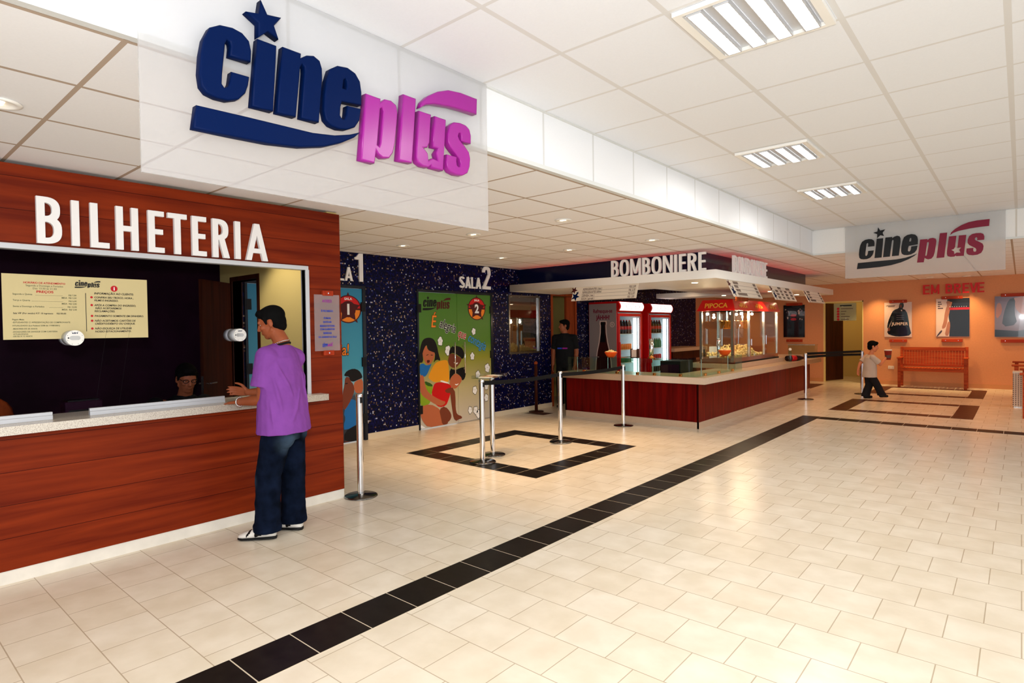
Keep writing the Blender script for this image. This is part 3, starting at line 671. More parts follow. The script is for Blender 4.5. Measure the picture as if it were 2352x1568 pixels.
# price notice on the inside of the glass
NX = XT-.036
PN = thing('price_notice', 'cream notice of ticket prices and customer rules stuck on the booth glass', 'notice', (NX, 1.15, 1.53))
MB().box(NX-.003, NX, .749, 1.562, 1.527, 1.944).build('sheet', 'cream_board', PN)
def ntext(s, y, z, size, m, bold=.01, xs=1.0, shear=0, align='LEFT'): return text('lettering', s, size, frame((NX+.0002, y, z), Y, Z), m, PN, align, .0008, bold, xs, shear)
ntext('HORÁRIO DE ATENDIMENTO', .965, 1.886, .0165, 'red_ink', .02, 1.0, 0, 'CENTER')
ntext('Segunda a Domingo e Feriados', .965, 1.868, .0165, 'grey_ink', 0, .95, 0, 'CENTER')
ntext('Das 13:30 às 21:30', .965, 1.850, .0165, 'grey_ink', 0, 1, 0, 'CENTER')
ntext('PREÇOS', .965, 1.828, .020, 'red_ink', .03, 1.25, 0, 'CENTER')
for s_, z_, w_ in (('Segunda a Quinta', 1.812, .95), ('Terça e Quarta', 1.773, .93), ('Sexta a Domingo e Feriados', 1.734, 1.0)):
    ntext(s_, .80, z_, .014, 'grey_ink')
for z_, v_ in ((1.812, 'R$ 7,00'), (1.773, 'R$ 6,00'), (1.734, 'R$ 10,00')): ntext(v_, 1.135, z_, .014, 'grey_ink', .01, 1, 0, 'RIGHT')
for z_, v_ in ((1.794, 'MEIA  R$ 3,50'), (1.755, 'MEIA  R$ 3,00'), (1.716, 'MEIA  R$ 5,00')): ntext(v_, 1.135, z_, .014, 'grey_ink', .01, 1, 0, 'RIGHT')
ntext('Sala VIP (Por sessão) KIT 10 ingressos     R$100,00', .80, 1.690, .0135, 'black_ink', .01, .98)
for k, s_ in enumerate(('Pagam Meia:', '-ESTUDANTES C/ APRESENTAÇÃO DE COMPROVANTE', 'ATUALIZADO (Lei Federal 2208 de 17/08/2001)', '-MAIORES DE 60 ANOS', '-DOADORES DE SANGUE COM CARTEIRA', ' ATUALIZADA', '-DE 02 A 12 ANOS')):
    ntext(s_, .795, 1.650-(.0, .018, .039, .059, .078, .093, .107)[k], .0125, 'grey_ink', .015, .98)
for a, z_ in ((.915, 1.811), (.895, 1.772), (.985, 1.733)): shape('rule', [rect(0, 0, 1.06-a, .0012)], frame((NX+.0002, a, z_), Y, Z), .0006, 'grey_ink', PN)
shape('divider', [rect(0, 0, .0035, .26)], frame((NX+.0002, 1.185, 1.575), Y, Z), .0006, 'black_ink', PN)
flat_logo('logo', frame((NX+.0002, 1.126, 1.868), Y, Z), .095, 'black_ink', 'black_ink', PN, 0, 0, .0008)
shape('info_mark', [circ(1.355, 1.872, .021)], frame((NX+.0002, 0, 0), Y, Z), .0006, 'red_ink', PN)
ntext('i', 1.355, 1.860, .036, 'white_ink', .02, 1.3, 0, 'CENTER')
ntext('INFORMAÇÃO AO CLIENTE:', 1.235, 1.829, .0185, 'black_ink', .02, 1.02, .15)
rows = [('CONFIRA SEU TROCO, HORA ,', 1), ('FILME E INGRESSO.', 0), None, ('APÓS A COMPRA DO INGRESSO,', 1), (' NÃO ACEITAREMOS', 0), ('RECLAMAÇÕES.', 0), None, ('PAGAMENTO SOMENTE EM DINHEIRO.', 1), None, ('NÃO ACEITAMOS: CARTÕES DE', 1), ('CRÉDITO/DÉBITO OU CHEQUE.', 0), None, ('NÃO ESQUEÇA DE UTILIZAR', 1), ('NOSSO ESTACIONAMENTO.', 0)]
zz = 1.802
for r_ in rows:
    if r_ is None: zz -= .0125; continue
    ntext(r_[0], 1.235, zz, .0175, 'black_ink', .02, .98, .15)
    if r_[1]: shape('bullet', [circ(1.220, zz+.006, .0075)], frame((NX+.0002, 0, 0), Y, Z), .0006, 'red_ink', PN)
    zz -= .0205

# round speaking intercoms set through the glass
def intercom(y, z, label):
    t = thing('intercom', label, 'intercom', (XT-.02, y, z-.05), 'intercoms in the ticket window')
    MB().cyl((XT-.036, y, z), (XT+.075, y, z), .05, .05, 36).build('housing', 'aluminium', t, True)
    MB().cyl((XT-.046, y, z), (XT-.11, y, z), .05, .05, 36).build('rear_housing', 'aluminium', t, True)
    f = MB().cyl((XT+.075, y, z), (XT+.079, y, z), .0505, .0505, 36).build('face_plate', 'white_enamel', t)
    M = frame((XT+.0792, y, z), Y, Z)
    shape('speaker_grille', [[(-.016+.0135*math.cos(a), .0135*math.sin(a)) for a in [PI/2+PI*i/10 for i in range(11)]]+[(.016+.0135*math.cos(a), .0135*math.sin(a)) for a in [-PI/2+PI*i/10 for i in range(11)]]], M, .0015, 'steel', f)
    shape('logo', [starpts(0, .032, .008), circ(.012, .032, .004), circ(-.011, .031, .004)], M, .0006, 'navy_letter', f)
    shape('button', [circ(-.036, 0, .0045)], M, .002, 'black_plastic', f)
    for k in range(8): a = PI/8+k*PI/4; MB().cyl((XT+.079, y+.043*math.cos(a), z+.043*math.sin(a)), (XT+.0805, y+.043*math.cos(a), z+.043*math.sin(a)), .0018, n=8).build('screw', 'black_plastic', f)
intercom(1.094, 1.532, 'silver round intercom with white face in front of the cream price notice')
intercom(2.18, 1.534, 'silver round intercom with white face beside the man in the purple shirt')

# acrylic rules plaque on the wood, held by two wooden clips
PL = thing('rules_plaque', 'clear acrylic plaque with purple lettering and orange wood clips right of the ticket window', 'notice', (XT+.01, 3.0, 1.34))
MB().box(XT+.018, XT+.023, 2.873, 3.128, 1.378, 1.884).build('acrylic_sheet', 'milky_acrylic', PL)
for z_ in (1.876, 1.336): c_ = MB().box(XT, XT+.028, 2.958, 3.065, z_, z_+.045).build('clip', 'clamp_wood', PL, bevel=.003); MB().cyl((XT+.028, 3.012, z_+.022), (XT+.031, 3.012, z_+.022), .006, n=12).build('screw', 'chrome', c_)
for s_, z_, m_ in (('AVISO', 1.815, 'purple_ink'), ('É PROIBIDO', 1.73, 'blue_ink'), ('FUMAR', 1.665, 'blue_ink'), ('ENTRAR', 1.63, 'blue_ink'), ('NA SALA DE AULA', 1.595, 'blue_ink'), ('COM ALIMENTOS', 1.565, 'blue_ink'), ('BEBIDAS', 1.53, 'blue_ink'), ('OU ANIMAIS NA SALA', 1.495, 'blue_ink')):
    if s_ == 'NA SALA DE AULA': s_ = 'BEBIDAS DE FORA'
    text('lettering', s_, .036 if s_ == 'AVISO' else .024, frame((XT+.0232, 3.0, z_), Y, Z), m_, PL, 'CENTER', .0008, .03, .78 if len(s_) > 11 else .95)
flat_logo('logo', frame((XT+.0232, 2.945, 1.412), Y, Z), .07, 'blue_ink', 'purple_ink', PL, 0, 0)

# inside the booth
spot_light('booth_wall_fill', (-5.55, 2.35, 2.55), 42, (1.0, .88, .66), 88, .5, (-5.5, BE-.1, 1.45), .06)  # added spot without a fitting, brightens the yellow end wall
t = thing('office_chair', 'orange padded chair back just showing above the ticket shelf at far left', 'chair', (-6.0, .78, 0))
mb = MB(); mb.ell((-6.06, .78, .93), (.05, .21, .17)); mb.build('backrest', 'door_wood', t, True)
MB().ell((-6.2, .78, .50), (.22, .22, .05)).build('seat', 'door_wood', t, True)
MB().cyl((-6.2, .78, .06), (-6.2, .78, .46), .03).build('post', 'black_plastic', t)
mb = MB()
for k in range(5): a = 2*PI*k/5; mb.cyl((-6.2, .78, .06), (-6.2+.27*math.cos(a), .78+.27*math.sin(a), .03), .02)
mb.build('star_base', 'black_plastic', t); MB().box(-6.09, -6.065, .74, .82, .48, .85).build('bracket', 'black_plastic', t)
t = thing('ticket_printer', 'dark flat ticket printer behind the gap in the sill rail', 'printer', (-5.2, 1.25, .80))
MB().box(-5.32, -5.18, 1.13, 1.36, .80, 1.07).build('body', 'booth_dark', t, bevel=.01)
MB().box(-5.181, -5.176, 1.15, 1.34, 1.0, 1.01).build('paper_slot', 'black_plastic', t); MB().box(-5.31, -5.19, 1.15, 1.34, 1.07, 1.078).build('lid', 'black_plastic', t)
t = thing('booth_desk', 'dark work desk behind the ticket window', 'desk', (-5.4, 1, 0))
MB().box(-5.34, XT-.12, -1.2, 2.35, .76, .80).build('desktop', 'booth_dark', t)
for y_ in (-1.0, 2.25): MB().box(-5.3, -4.95, y_-.02, y_+.02, 0, .76).build('leg', 'booth_dark', t)

# ================================================================ hall doors with printed artwork
def hall_door(nm, y0, y1, art):
    mb = MB(); mb.box(XM-.06, XM+.02, y0, y0+.03, 0, 2.19); mb.box(XM-.06, XM+.02, y1-.05, y1, 0, 2.19); mb.box(XM-.06, XM+.02, y0+.03, y1-.05, 2.15, 2.19)
    d = struct(mb.build(nm, 'poster_navy'))
    ym = (y0+y1)/2
    for a, b in ((y0+.032, ym-.003), (ym+.003, y1-.052)): MB().box(XM-.03, XM+.004, a, b, .012, 2.148).build('door_leaf', art, d)
    for y_ in (y0+.01, y1-.075):
        for z_ in (.25, 1.05, 1.83): MB().box(XM, XM+.026, y_, y_+.065, z_, z_+.13).build('hinge', 'black_plastic', d)
    return d
AX = XM+.0045
def A(y=0.0, z=0.0, k=0): return frame((AX+.0006*k, y, z), Y, Z)
def badge(d, y, z, num):
    rx, rz = .215, .195
    for k in (0, 1, 3, 4): a_ = PI/2+2*PI*k/5; shape('badge_point', [[(y+rx*.95*math.cos(a_-.13), z+rz*.95*math.sin(a_-.13)), (y+rx*1.2*math.cos(a_), z+rz*1.22*math.sin(a_)), (y+rx*.95*math.cos(a_+.13), z+rz*.95*math.sin(a_+.13))]], A(), .0006, 'maroon_ink', d)
    shape('badge', [circ(y, z, rx, 40, rz)], A(k=1), .0006, 'maroon_ink', d)
    for sg, m_ in ((1, 'red_letter'), (-1, 'orange_ink')):
        up = [(y+rx*.9*math.cos(t), z+sg*(.012+rz*.86*math.sin(t))) for t in [PI*i/18 for i in range(19)]]+[(y+rx*.56*math.cos(t), z+sg*(.012+rz*.52*math.sin(t))) for t in [PI-PI*i/18 for i in range(19)]]
        shape('badge_ring', [up], A(k=2), .0006, m_, d)
    st = [(y+(.21 if i % 2 == 0 else .11)*math.cos(PI/2+PI*i/5), z+(.19 if i % 2 == 0 else .10)*math.sin(PI/2+PI*i/5)) for i in range(10)]
    shape('badge_star', [[(y+(q-y)*.95, min(w, z+.11)) for q, w in st]], A(k=3), .0006, 'maroon_ink', d)
    text('badge_number', num, .20, A(y, z-.07, 4), 'white_ink', d, 'CENTER', .0008, .04, 1.0)
    text('badge_word', 'SALA', .045, A(y, z+.128, 4), 'white_ink', d, 'CENTER', .0008, .03, 1.2)
def popcorn_print(d, y, z, s, r):
    rnd = random.Random(int(y*1000)+int(z*77))
    bl = [(y+s*.55*math.cos(a+r), z+s*.75*math.sin(a+r), s*rnd.uniform(.42, .58)) for a in [2*PI*i/5 for i in range(5)]]+[(y, z, s*.6)]
    mk = lambda e: [circ(a, b, q+e, 14, (q+e)*1.2) for a, b, q in bl]
    # union drawn as a star-shaped outline around the blobs
    def outline(e):
        o = []
        for i in range(40):
            t = 2*PI*i/40; best = 0
            for a, b, q in bl:
                dx, dz = a-y, (b-z)/1.2; p = dx*math.cos(t)+dz*math.sin(t); h2 = dx*dx+dz*dz-p*p; q2 = (q+e)**2
                if h2 < q2: best = max(best, p+math.sqrt(q2-h2))
            o.append((y+best*math.cos(t), z+best*1.2*math.sin(t)))
        return o
    shape('popcorn_print', [outline(.007)], A(k=1), .0006, 'black_ink', d)
    shape('popcorn_print', [outline(0)], A(k=2), .0006, 'white_ink', d)
    shape('popcorn_print', [[(y-.3*s, z), (y, z+.25*s), (y+.3*s, z-.05*s), (y, z+.12*s)]], A(k=3), .0006, 'grey_ink', d)
vgrad_mat('green_door_print', [(0, srgb(200, 190, 176)), (.28, srgb(190, 178, 130)), (.5, srgb(150, 150, 40)), (.62, srgb(78, 128, 18)), (1, srgb(58, 116, 22))], 0, 2.15)
vgrad_mat('blue_door_print', [(0, srgb(28, 20, 26)), (.30, srgb(40, 60, 80)), (.36, srgb(150, 200, 214)), (.48, srgb(60, 160, 190)), (1, srgb(14, 128, 172))], 0, 2.15)
ART2 = [
 ('hair_print', [(6.244,1.437),(6.146,1.417),(6.096,1.337),(6.065,1.22),(6.056,1.133),(6.056,1.045),(6.138,1.055),(6.122,1.189),(6.172,1.276),(6.212,1.334),(6.23,1.244),(6.318,1.211),(6.388,1.193),(6.375,1.088),(6.344,1.03),(6.415,1.086),(6.506,1.052),(6.458,1.175),(6.43,1.297),(6.382,1.389),(6.323,1.428)]),
 ('skin_print', [(6.202,1.334),(6.122,1.204),(6.13,1.144),(6.167,1.054),(6.234,0.998),(6.304,1.032),(6.359,1.104),(6.385,1.193),(6.318,1.211),(6.23,1.244)]),
 ('maroon_ink', [(6.207,1.081),(6.242,1.086),(6.275,1.078),(6.265,1.041),(6.215,1.036)]),
 ('hair_print', [(6.199,1.163),(6.248,1.176),(6.248,1.166),(6.202,1.153)]),
 ('hair_print', [(6.287,1.164),(6.337,1.162),(6.336,1.15),(6.289,1.155)]),
 ('shirt_blue_print', [(6.056,1.023),(6.138,1.04),(6.185,1.001),(6.264,1.004),(6.314,1.031),(6.263,0.944),(6.212,0.858),(6.152,0.818),(6.056,0.862)]),
 ('shirt_yellow_print', [(6.374,1.028),(6.496,1.06),(6.631,1.068),(6.662,1.028),(6.68,0.919),(6.686,0.687),(6.489,0.733),(6.367,0.712),(6.23,0.797),(6.251,0.855)]),
 ('skin_print_dark', [(6.674,1.105),(6.662,1.044),(6.692,0.965),(6.787,0.921),(6.873,0.939),(6.985,1.059),(6.942,1.093),(6.792,1.162),(6.707,1.165)]),
 ('hair_print', [(6.685,1.135),(6.697,1.228),(6.752,1.28),(6.838,1.293),(6.968,1.265),(7.033,1.184),(7.03,1.089),(6.985,1.059),(6.932,1.109),(6.792,1.178),(6.717,1.165)]),
 ('white_ink', [(6.789,1.03),(6.853,1.003),(6.897,1.017),(6.863,0.979),(6.81,0.993)]),
 ('hair_print', [(6.702,0.934),(6.807,0.881),(6.938,0.92),(7.049,0.929),(7.07,0.833),(7.045,0.739),(6.978,0.696),(6.946,0.778),(6.828,0.848),(6.72,0.778),(6.686,0.703)]),
 ('skin_print', [(6.72,0.778),(6.828,0.84),(6.946,0.778),(6.978,0.712),(6.91,0.638),(6.822,0.575),(6.737,0.606),(6.685,0.672)]),
 ('white_ink', [(6.803,0.663),(6.856,0.651),(6.9,0.671),(6.867,0.634),(6.824,0.638)]),
 ('green_print', [(6.151,0.758),(6.307,0.702),(6.325,0.64),(6.293,0.538),(6.271,0.405),(6.162,0.357),(6.056,0.383),(6.056,0.56),(6.09,0.615)]),
 ('green_dark_print', [(6.141,0.766),(6.307,0.702),(6.326,0.655),(6.188,0.681)]),
 ('shirt_red_print', [(6.367,0.712),(6.489,0.718),(6.685,0.672),(6.737,0.606),(6.714,0.53),(6.659,0.411),(6.604,0.324),(6.46,0.309),(6.36,0.381),(6.293,0.538),(6.325,0.64)]),
 ('white_ink', [(6.49,0.751),(6.68,0.691),(6.675,0.673),(6.489,0.718)]),
 ('skin_print_dark', [(6.694,0.578),(6.801,0.577),(6.819,0.411),(6.815,0.255),(6.846,0.15),(6.954,0.113),(6.964,0.072),(6.876,0.067),(6.832,0.042),(6.769,0.089),(6.74,0.248),(6.712,0.422)]),
 ('skin_print_dark', [(6.583,0.319),(6.686,0.223),(6.727,0.14),(6.683,0.068),(6.609,0.047),(6.539,0.163)]),
 ('skin_print', [(6.056,0.362),(6.26,0.391),(6.479,0.277),(6.539,0.163),(6.618,0.02),(6.494,0.02),(6.212,0.02),(6.117,0.11),(6.056,0.223)]),
 ('skin_print_dark', [(6.449,0.28),(6.584,0.327),(6.623,0.199),(6.641,0.058),(6.628,0.02),(6.515,0.02),(6.487,0.139)]),
 ('skin_print', [(6.056,0.855),(6.134,0.848),(6.151,0.744),(6.178,0.652),(6.225,0.574),(6.362,0.486),(6.523,0.41),(6.589,0.395),(6.584,0.357),(6.501,0.328),(6.38,0.364),(6.222,0.455),(6.107,0.525),(6.056,0.619)]),
 ('skin_print_dark', [(6.568,0.574),(6.674,0.611),(6.78,0.602),(6.757,0.526),(6.63,0.522)]),
 ('white_ink', [(6.056,0.089),(6.154,0.023),(6.154,0.02),(6.056,0.02)]),
]
ART1 = [
 ('black_ink', [(4.694,0.164),(4.861,0.235),(4.967,0.205),(4.971,0.02),(4.686,0.02)]),
 ('shirt_blue_print', [(4.775,0.61),(4.869,0.593),(4.974,0.504),(4.969,0.268),(4.694,0.172),(4.678,0.259),(4.715,0.346),(4.682,0.427)]),
 ('skin_print_dark', [(4.719,0.923),(4.782,0.919),(4.808,0.855),(4.852,0.813),(4.868,0.718),(4.839,0.658),(4.773,0.54),(4.682,0.443),(4.669,0.628),(4.679,0.719),(4.705,0.809)]),
 ('skin_print', [(4.852,0.828),(4.927,0.869),(5.01,0.879),(5.012,0.689),(4.922,0.666),(4.868,0.71)]),
 ('hair_print', [(4.699,0.948),(4.748,1.006),(4.857,1.033),(4.948,1.001),(4.998,0.927),(5.001,0.888),(4.927,0.869),(4.853,0.844),(4.799,0.863),(4.782,0.926),(4.72,0.931)]),
 ('skin_print_dark', [(4.687,0.034),(4.78,0.02),(4.797,0.02),(4.69,0.02)]),
 ('hair_print', [(4.718,0.836),(4.762,0.838),(4.762,0.826),(4.719,0.82)]),
]
d1 = hall_door('door_1', D1[0], D1[1], 'blue_door_print')
badge(d1, 4.79, 1.86, '1')
text('slogan', 'É pura magia!', .22, A(4.79, 1.225, 1), 'black_ink', d1, 'RIGHT', .0006, .05, .75, .1)
text('slogan', 'É pura magia!', .22, A(4.79, 1.225, 2), 'orange_ink', d1, 'RIGHT', .0006, .012, .75, .1)
S = lambda d, nm, pts, m, k=1: shape(nm, [pts], A(k=k), .0006, m, d)
def smooth_poly(pts, it=2):
    for _ in range(it):
        o = []
        for i in range(len(pts)):
            a, b = pts[i], pts[(i+1) % len(pts)]
            o += [(a[0]*.75+b[0]*.25, a[1]*.75+b[1]*.25), (a[0]*.25+b[0]*.75, a[1]*.25+b[1]*.75)]
        pts = o
    return pts
SP = lambda d, nm, pts, m, k=1: shape(nm, [smooth_poly(pts)], A(k=k), .0006, m, d)
# printed figure on door 1: a boy in a blue shirt resting his head
def figures(d, art):
    for k, (m_, pts) in enumerate(art): shape('figure_print', [smooth_poly(pts, 1)], A(k=1+k*.25), .0004, m_, d)
figures(d1, ART1)
# ---- door 2
d2 = hall_door('door_2', D2[0], D2[1], 'green_door_print')
flat_logo('logo', frame((AX+.0006, 6.14, 1.865), Y, Z), .385, 'black_ink', 'maroon_ink', d2, 0, 0, .0006)
badge(d2, 7.355, 1.91, '2')
def warped(word, y0, z0, ang, size, m, back, xs=.72):
    U = Vector((0, math.cos(ang), math.sin(ang))); V = Vector((0, -math.sin(ang), math.cos(ang)))
    text('slogan', word, size, frame((AX+.0006, y0, z0), U, V), back, d2, 'LEFT', .0006, .034, xs, .18)
    text('slogan', word, size, frame((AX+.0014, y0, z0), U, V), m, d2, 'LEFT', .0006, .012, xs, .18)
warped('É', 6.30, 1.60, 0, .27, 'orange_ink', 'black_ink', .8)
warped('alegria', 6.475, 1.605, math.radians(-17), .215, 'black_ink', 'white_ink', .66)
warped('que', 6.885, 1.445, math.radians(-17), .205, 'red_ink', 'white_ink', .62)
warped('contagia', 7.115, 1.37, math.radians(-24), .225, 'lightblue_ink', 'black_ink', .62)
for q in ((6.50, 1.37, .055, .2), (6.66, 1.22, .06, 1.0), (7.27, 1.52, .048, .6), (7.23, 1.10, .052, .3), (7.36, .78, .052, 1.4), (7.60, .88, .062, .1), (7.28, .52, .052, 1.1), (7.29, .17, .055, .9), (7.16, .01+.18, .045, 2.0), (7.56, .36, .05, .5), (7.57, .56, .045, .3), (7.36, .10, .055, .8)): popcorn_print(d2, *q)
# printed children: girl behind, boy in yellow, child in red in front
figures(d2, ART2)
for y_ in (6.775, 7.0):
    mb = MB(); mb.cyl((XM+.06, y_, .83), (XM+.06, y_, 1.35), .011, n=12)
    for z_ in (.90, 1.28): mb.cyl((XM, y_, z_), (XM+.06, y_, z_), .008, n=10)
    mb.build('door_handle', 'chrome', d2, True)
# lettering over the doors
def sala(y_end, num, label, w2):
    t = thing('hall_lettering', label, 'sign', (XM, y_end-.3, 2.24), 'hall names above the doors')
    yy = y_end-w2-.02
    ws = [.115, .125, .09, .125]; y_ = yy-sum(ws)-.02*3-.02
    for ch, w_ in zip('SALA', ws): letter(ch, w_, .19, .032, (XM, y_, 2.252), Y, Z, .022, 'white_letter', t); y_ += w_+.02
    letter(num, w2, .395, .062, (XM, y_end-w2, 2.25), Y, Z, .024, 'white_letter', t, 'digit')
sala(5.035, '1', 'white raised letters SALA and numeral 1 above the blue printed door', .13)
sala(7.70, '2', 'white raised letters SALA and numeral 2 above the green printed door', .20)
# window in the mosaic wall, dark mirror-like pane
mb = MB(); w = .035
mb.box(XM-.05, XM+.02, WN[0], WN[1], 2.18-w, 2.18); mb.box(XM-.05, XM+.02, WN[0], WN[1], 1.09, 1.09+w); mb.box(XM-.05, XM+.02, WN[0], WN[0]+w, 1.09+w, 2.18-w); mb.box(XM-.05, XM+.02, WN[1]-w, WN[1], 1.09+w, 2.18-w)
w2 = struct(mb.build('window_2', 'dark_chrome')); MB().box(XM-.02, XM-.012, WN[0]+w, WN[1]-w, 1.09+w, 2.18-w).build('pane', 'window_glass', w2)
sbox('wall_projection_room', 'door_wood', -8.3, -8.25, 8.0, 9.0, 0, HL)
# staff door: frame and open leaf
mb = MB(); mb.box(XM-.15, XM+.015, SD[0], SD[0]+.06, 0, 2.27); mb.box(XM-.15, XM+.015, SD[1]-.06, SD[1], 0, 2.27); mb.box(XM-.15, XM+.015, SD[0]+.06, SD[1]-.06, 2.21, 2.27)
d4 = struct(mb.build('door_4', 'door_wood'))
MB().box(XM-.06, XM-.01, 10.02, SD[1]-.06, .01, 2.20).build('door_leaf', 'door_wood', d4)
# corridor opening at the back: dark door leaf standing open, hanging notice
mb = MB(); mb.box(BD[0], BD[0]+.03, YB-.01, YB+.15, 0, 2.18); mb.box(BD[1]-.02, BD[1], YB-.01, YB+.15, 0, 2.18); mb.box(BD[0], BD[1], YB-.01, YB+.15, 2.15, 2.18)
d5 = struct(mb.build('door_5', 'yellow_paint'))
MB().mbox(frame((BD[0]+.03, YB+.1, 0), Vector((.32, .95, 0)).normalized(), Z) @ Matrix.Translation((.40, 1.08, 0)), .80, 2.12, .04).build('door_leaf', 'dark_wood', d5)
point_light('corridor_fill', (-3.9, 18.9, 2.25), 14, (1.0, .8, .45), .06)  # added lamp without a fitting, lifts the dark corridor walls
t = thing('hanging_notice', 'yellowish glass notice with five red discs hanging in the corridor opening', 'notice', (-3.55, YB-.02, 1.65))
MB().box(-3.86, -3.31, YB-.03, YB-.024, 1.655, 2.13).build('panel', 'acrylic', t)
MB().box(-3.85, -3.32, YB-.0235, YB-.0225, 1.66, 2.125).build('sheet', 'cream_board', t)
FN = frame((0, YB-.0302, 0), X, Z)
shape('heading', [rect(-3.70, 2.045, -3.42, 2.075)], FN, .0008, 'black_ink', t)
for k in range(5):
    z_ = 1.98-.071*k; shape('red_disc', [circ(-3.745, z_, .033)], FN, .0008, 'red_ink', t); shape('text_line', [rect(-3.68, z_-.008, -3.68+(.29, .13, .10, .21, .19)[k], z_+.008)], FN, .0008, 'menu_ink', t)

# ================================================================ rope barriers
def stanchion_proto():
    t = thing('stanchion', 'proto', 'stanchion', (0,0,0), 'chrome barrier posts')
    MB().lathe([(.155, 0), (.155, .008), (.145, .014), (.05, .022), (.03, .03)], n=40).build('base', 'dark_chrome', t, True)
    MB().cyl((0,0,.022), (0,0,.93), .031, n=28, caps=False).build('pole', 'chrome', t, True)
    MB().lathe([(.032, .93), (.033, .935), (.033, .962), (.026, .968)], n=28).build('cap', 'chrome', t, True)
    MB().box(.030, .036, -.012, .012, .88, .935).build('belt_slot', 'black_plastic', t)
    return t
proto = stanchion_proto()
PO = [((-4.713, 3.282), 'chrome barrier post standing alone at the right end of the ticket booth'),
      ((-4.781, 5.02), 'chrome barrier post under the clear tray on the near edge of the dark floor square'),
      ((-4.964, 5.395), 'chrome barrier post behind the clear tray inside the dark floor square'),
      ((-4.772, 6.559), 'chrome barrier post on the far edge of the dark floor square'),
      ((-4.78, 8.26), 'chrome barrier post close in front of the snack counter'),
      ((-3.42, 13.40), 'chrome barrier post beside the far end of the snack counter'),
      ((-2.685, 15.07), 'chrome barrier post beside the walking boy')]
posts = []
for i, (q, lb) in enumerate(PO):
    o = proto if i == 0 else copy_tree(proto); o.location = (q[0], q[1], .0022 if i in (1, 3) else 0); o['label'] = lb; posts.append(Vector((q[0], q[1], 0)))
t = thing('stanchion', 'dark red barrier post standing against the mosaic wall by the staff door', 'stanchion', (-6.9, 8.72, 0))
MB().lathe([(.14, 0), (.14, .01), (.03, .02)], n=30).build('base', 'dark_wood', t).location = (0, 0, 0)
MB().cyl((-6.9, 8.72, .02), (-6.9, 8.72, .90), .03).build('pole', 'dark_wood', t, True); MB().ell((-6.9, 8.72, .91), .036).build('knob', 'door_wood', t, True)
def belt(a, b, z, label, sag=.02, h=.05):
    a, b = a.copy(), b.copy(); d = (b-a).normalized(); a += d*.034; b -= d*.034; n = d.cross(Z)*.002
    L_ = []; 
    mb = MB(); K = 10; rings = []
    for i in range(K+1):
        t_ = i/K; p = a.lerp(b, t_); zz = z-sag*4*t_*(1-t_)
        rings.append([p-n+Z*(zz-h/2), p+n+Z*(zz-h/2), p+n+Z*(zz+h/2), p-n+Z*(zz+h/2)])
    mb.loft(rings); return tag(mb.build('barrier_belt', 'black_cloth'), label, 'belt', 'black barrier belts')
belt(posts[1], posts[3], .925, 'black belt stretched from the post under the tray to the post behind it')
belt(posts[3], posts[4], .925, 'black belt stretched across in front of the snack counter')
belt(posts[5], posts[6], .955, 'upper black belt between the two posts near the boy', .0, .05)
belt(posts[5]+Vector((.0, -.012, 0)), posts[6]+Vector((0, -.012, 0)), .885, 'lower black belt between the two posts near the boy', -.012, .05)
t = thing('leaflet_tray', 'clear acrylic tray with papers resting on two barrier posts', 'tray', (-4.87, 5.2, .97))
TM = frame((-4.87, 5.215, .9705), Vector((-.35, .94, 0)).normalized(), Vector((.94, .35, 0)).normalized())
mb = MB(); TMz = TM @ Matrix.Diagonal((1, 1, -1, 1)) if TM.to_3x3().col[2].z < 0 else TM
mb.mbox(TMz @ Matrix.Translation((.08, 0, .003)), .56, .24, .005)
for sx, sy, px, py in ((.56, .005, .08, .1175), (.56, .005, .08, -.1175), (.005, .24, .36, 0), (.005, .24, -.2, 0)): mb.mbox(TMz @ Matrix.Translation((px, py, .022)), sx, sy, .033)
mb.build('tray', 'acrylic', t)
for k in range(3):
    o = MB().mbox(TMz @ Matrix.Translation((-.05+.14*k, .0, .011+.001*k)) @ Matrix.Rotation(.3*k-.2, 4, 'Z'), .12, .16, .004).build('leaflet', ['white_enamel', 'poster_tan', 'white_enamel'][k])
    tag(o, ['white paper leaflet lying at the left end of the clear tray', 'tan leaflet lying in the middle of the clear tray', 'white paper leaflet lying at the right end of the clear tray'][k], 'leaflet', 'leaflets in the tray')

# ================================================================ snack counter
CX, CY = -3.70, 8.63      # outer corner of the wooden front
t = thing('snack_counter', 'L-shaped red wood snack counter topped with beige granite', 'counter', (-4.5, 10, 0))
MB().box(-6.17, CX-.02, CY, CY+.03, .10, .69).build('front_panel', 'red_wood_vertical', t)
MB().box(CX-.03, CX, CY, 14.85, .10, .69).build('side_panel', 'red_wood_vertical_side', t)
MB().box(-6.17, -6.14, CY, CY+.6, .10, .69).build('end_panel', 'red_wood_vertical_side', t)
MB().box(CX-.6, CX-.03, 14.82, 14.85, .10, .69).build('end_panel', 'red_wood_vertical', t)
mb = MB(); mb.box(-6.16, CX, CY+.004, CY+.03, 0, .10); mb.box(CX-.03, CX+.004, CY+.004, 14.84, 0, .10); mb.build('plinth', 'beige_granite', t)
mb = MB()
O6 = [(-6.22, 8.5), (-3.55, 8.5), (-3.55, 15.25), (-4.25, 15.25), (-4.25, 9.2), (-6.22, 9.2)]
shape('granite_top', [O6], frame((0, 0, .69), X, Y), .097, 'beige_granite', t)
CT = .787
# raised granite block under the popcorn machines
tag(MB().box(-4.75, -3.86, 10.62, 14.9, CT, CT+.085).build('granite_plinth', 'beige_granite', bevel=.004), 'raised beige granite block on the counter under the popcorn machine', 'plinth')
CP = CT+.085
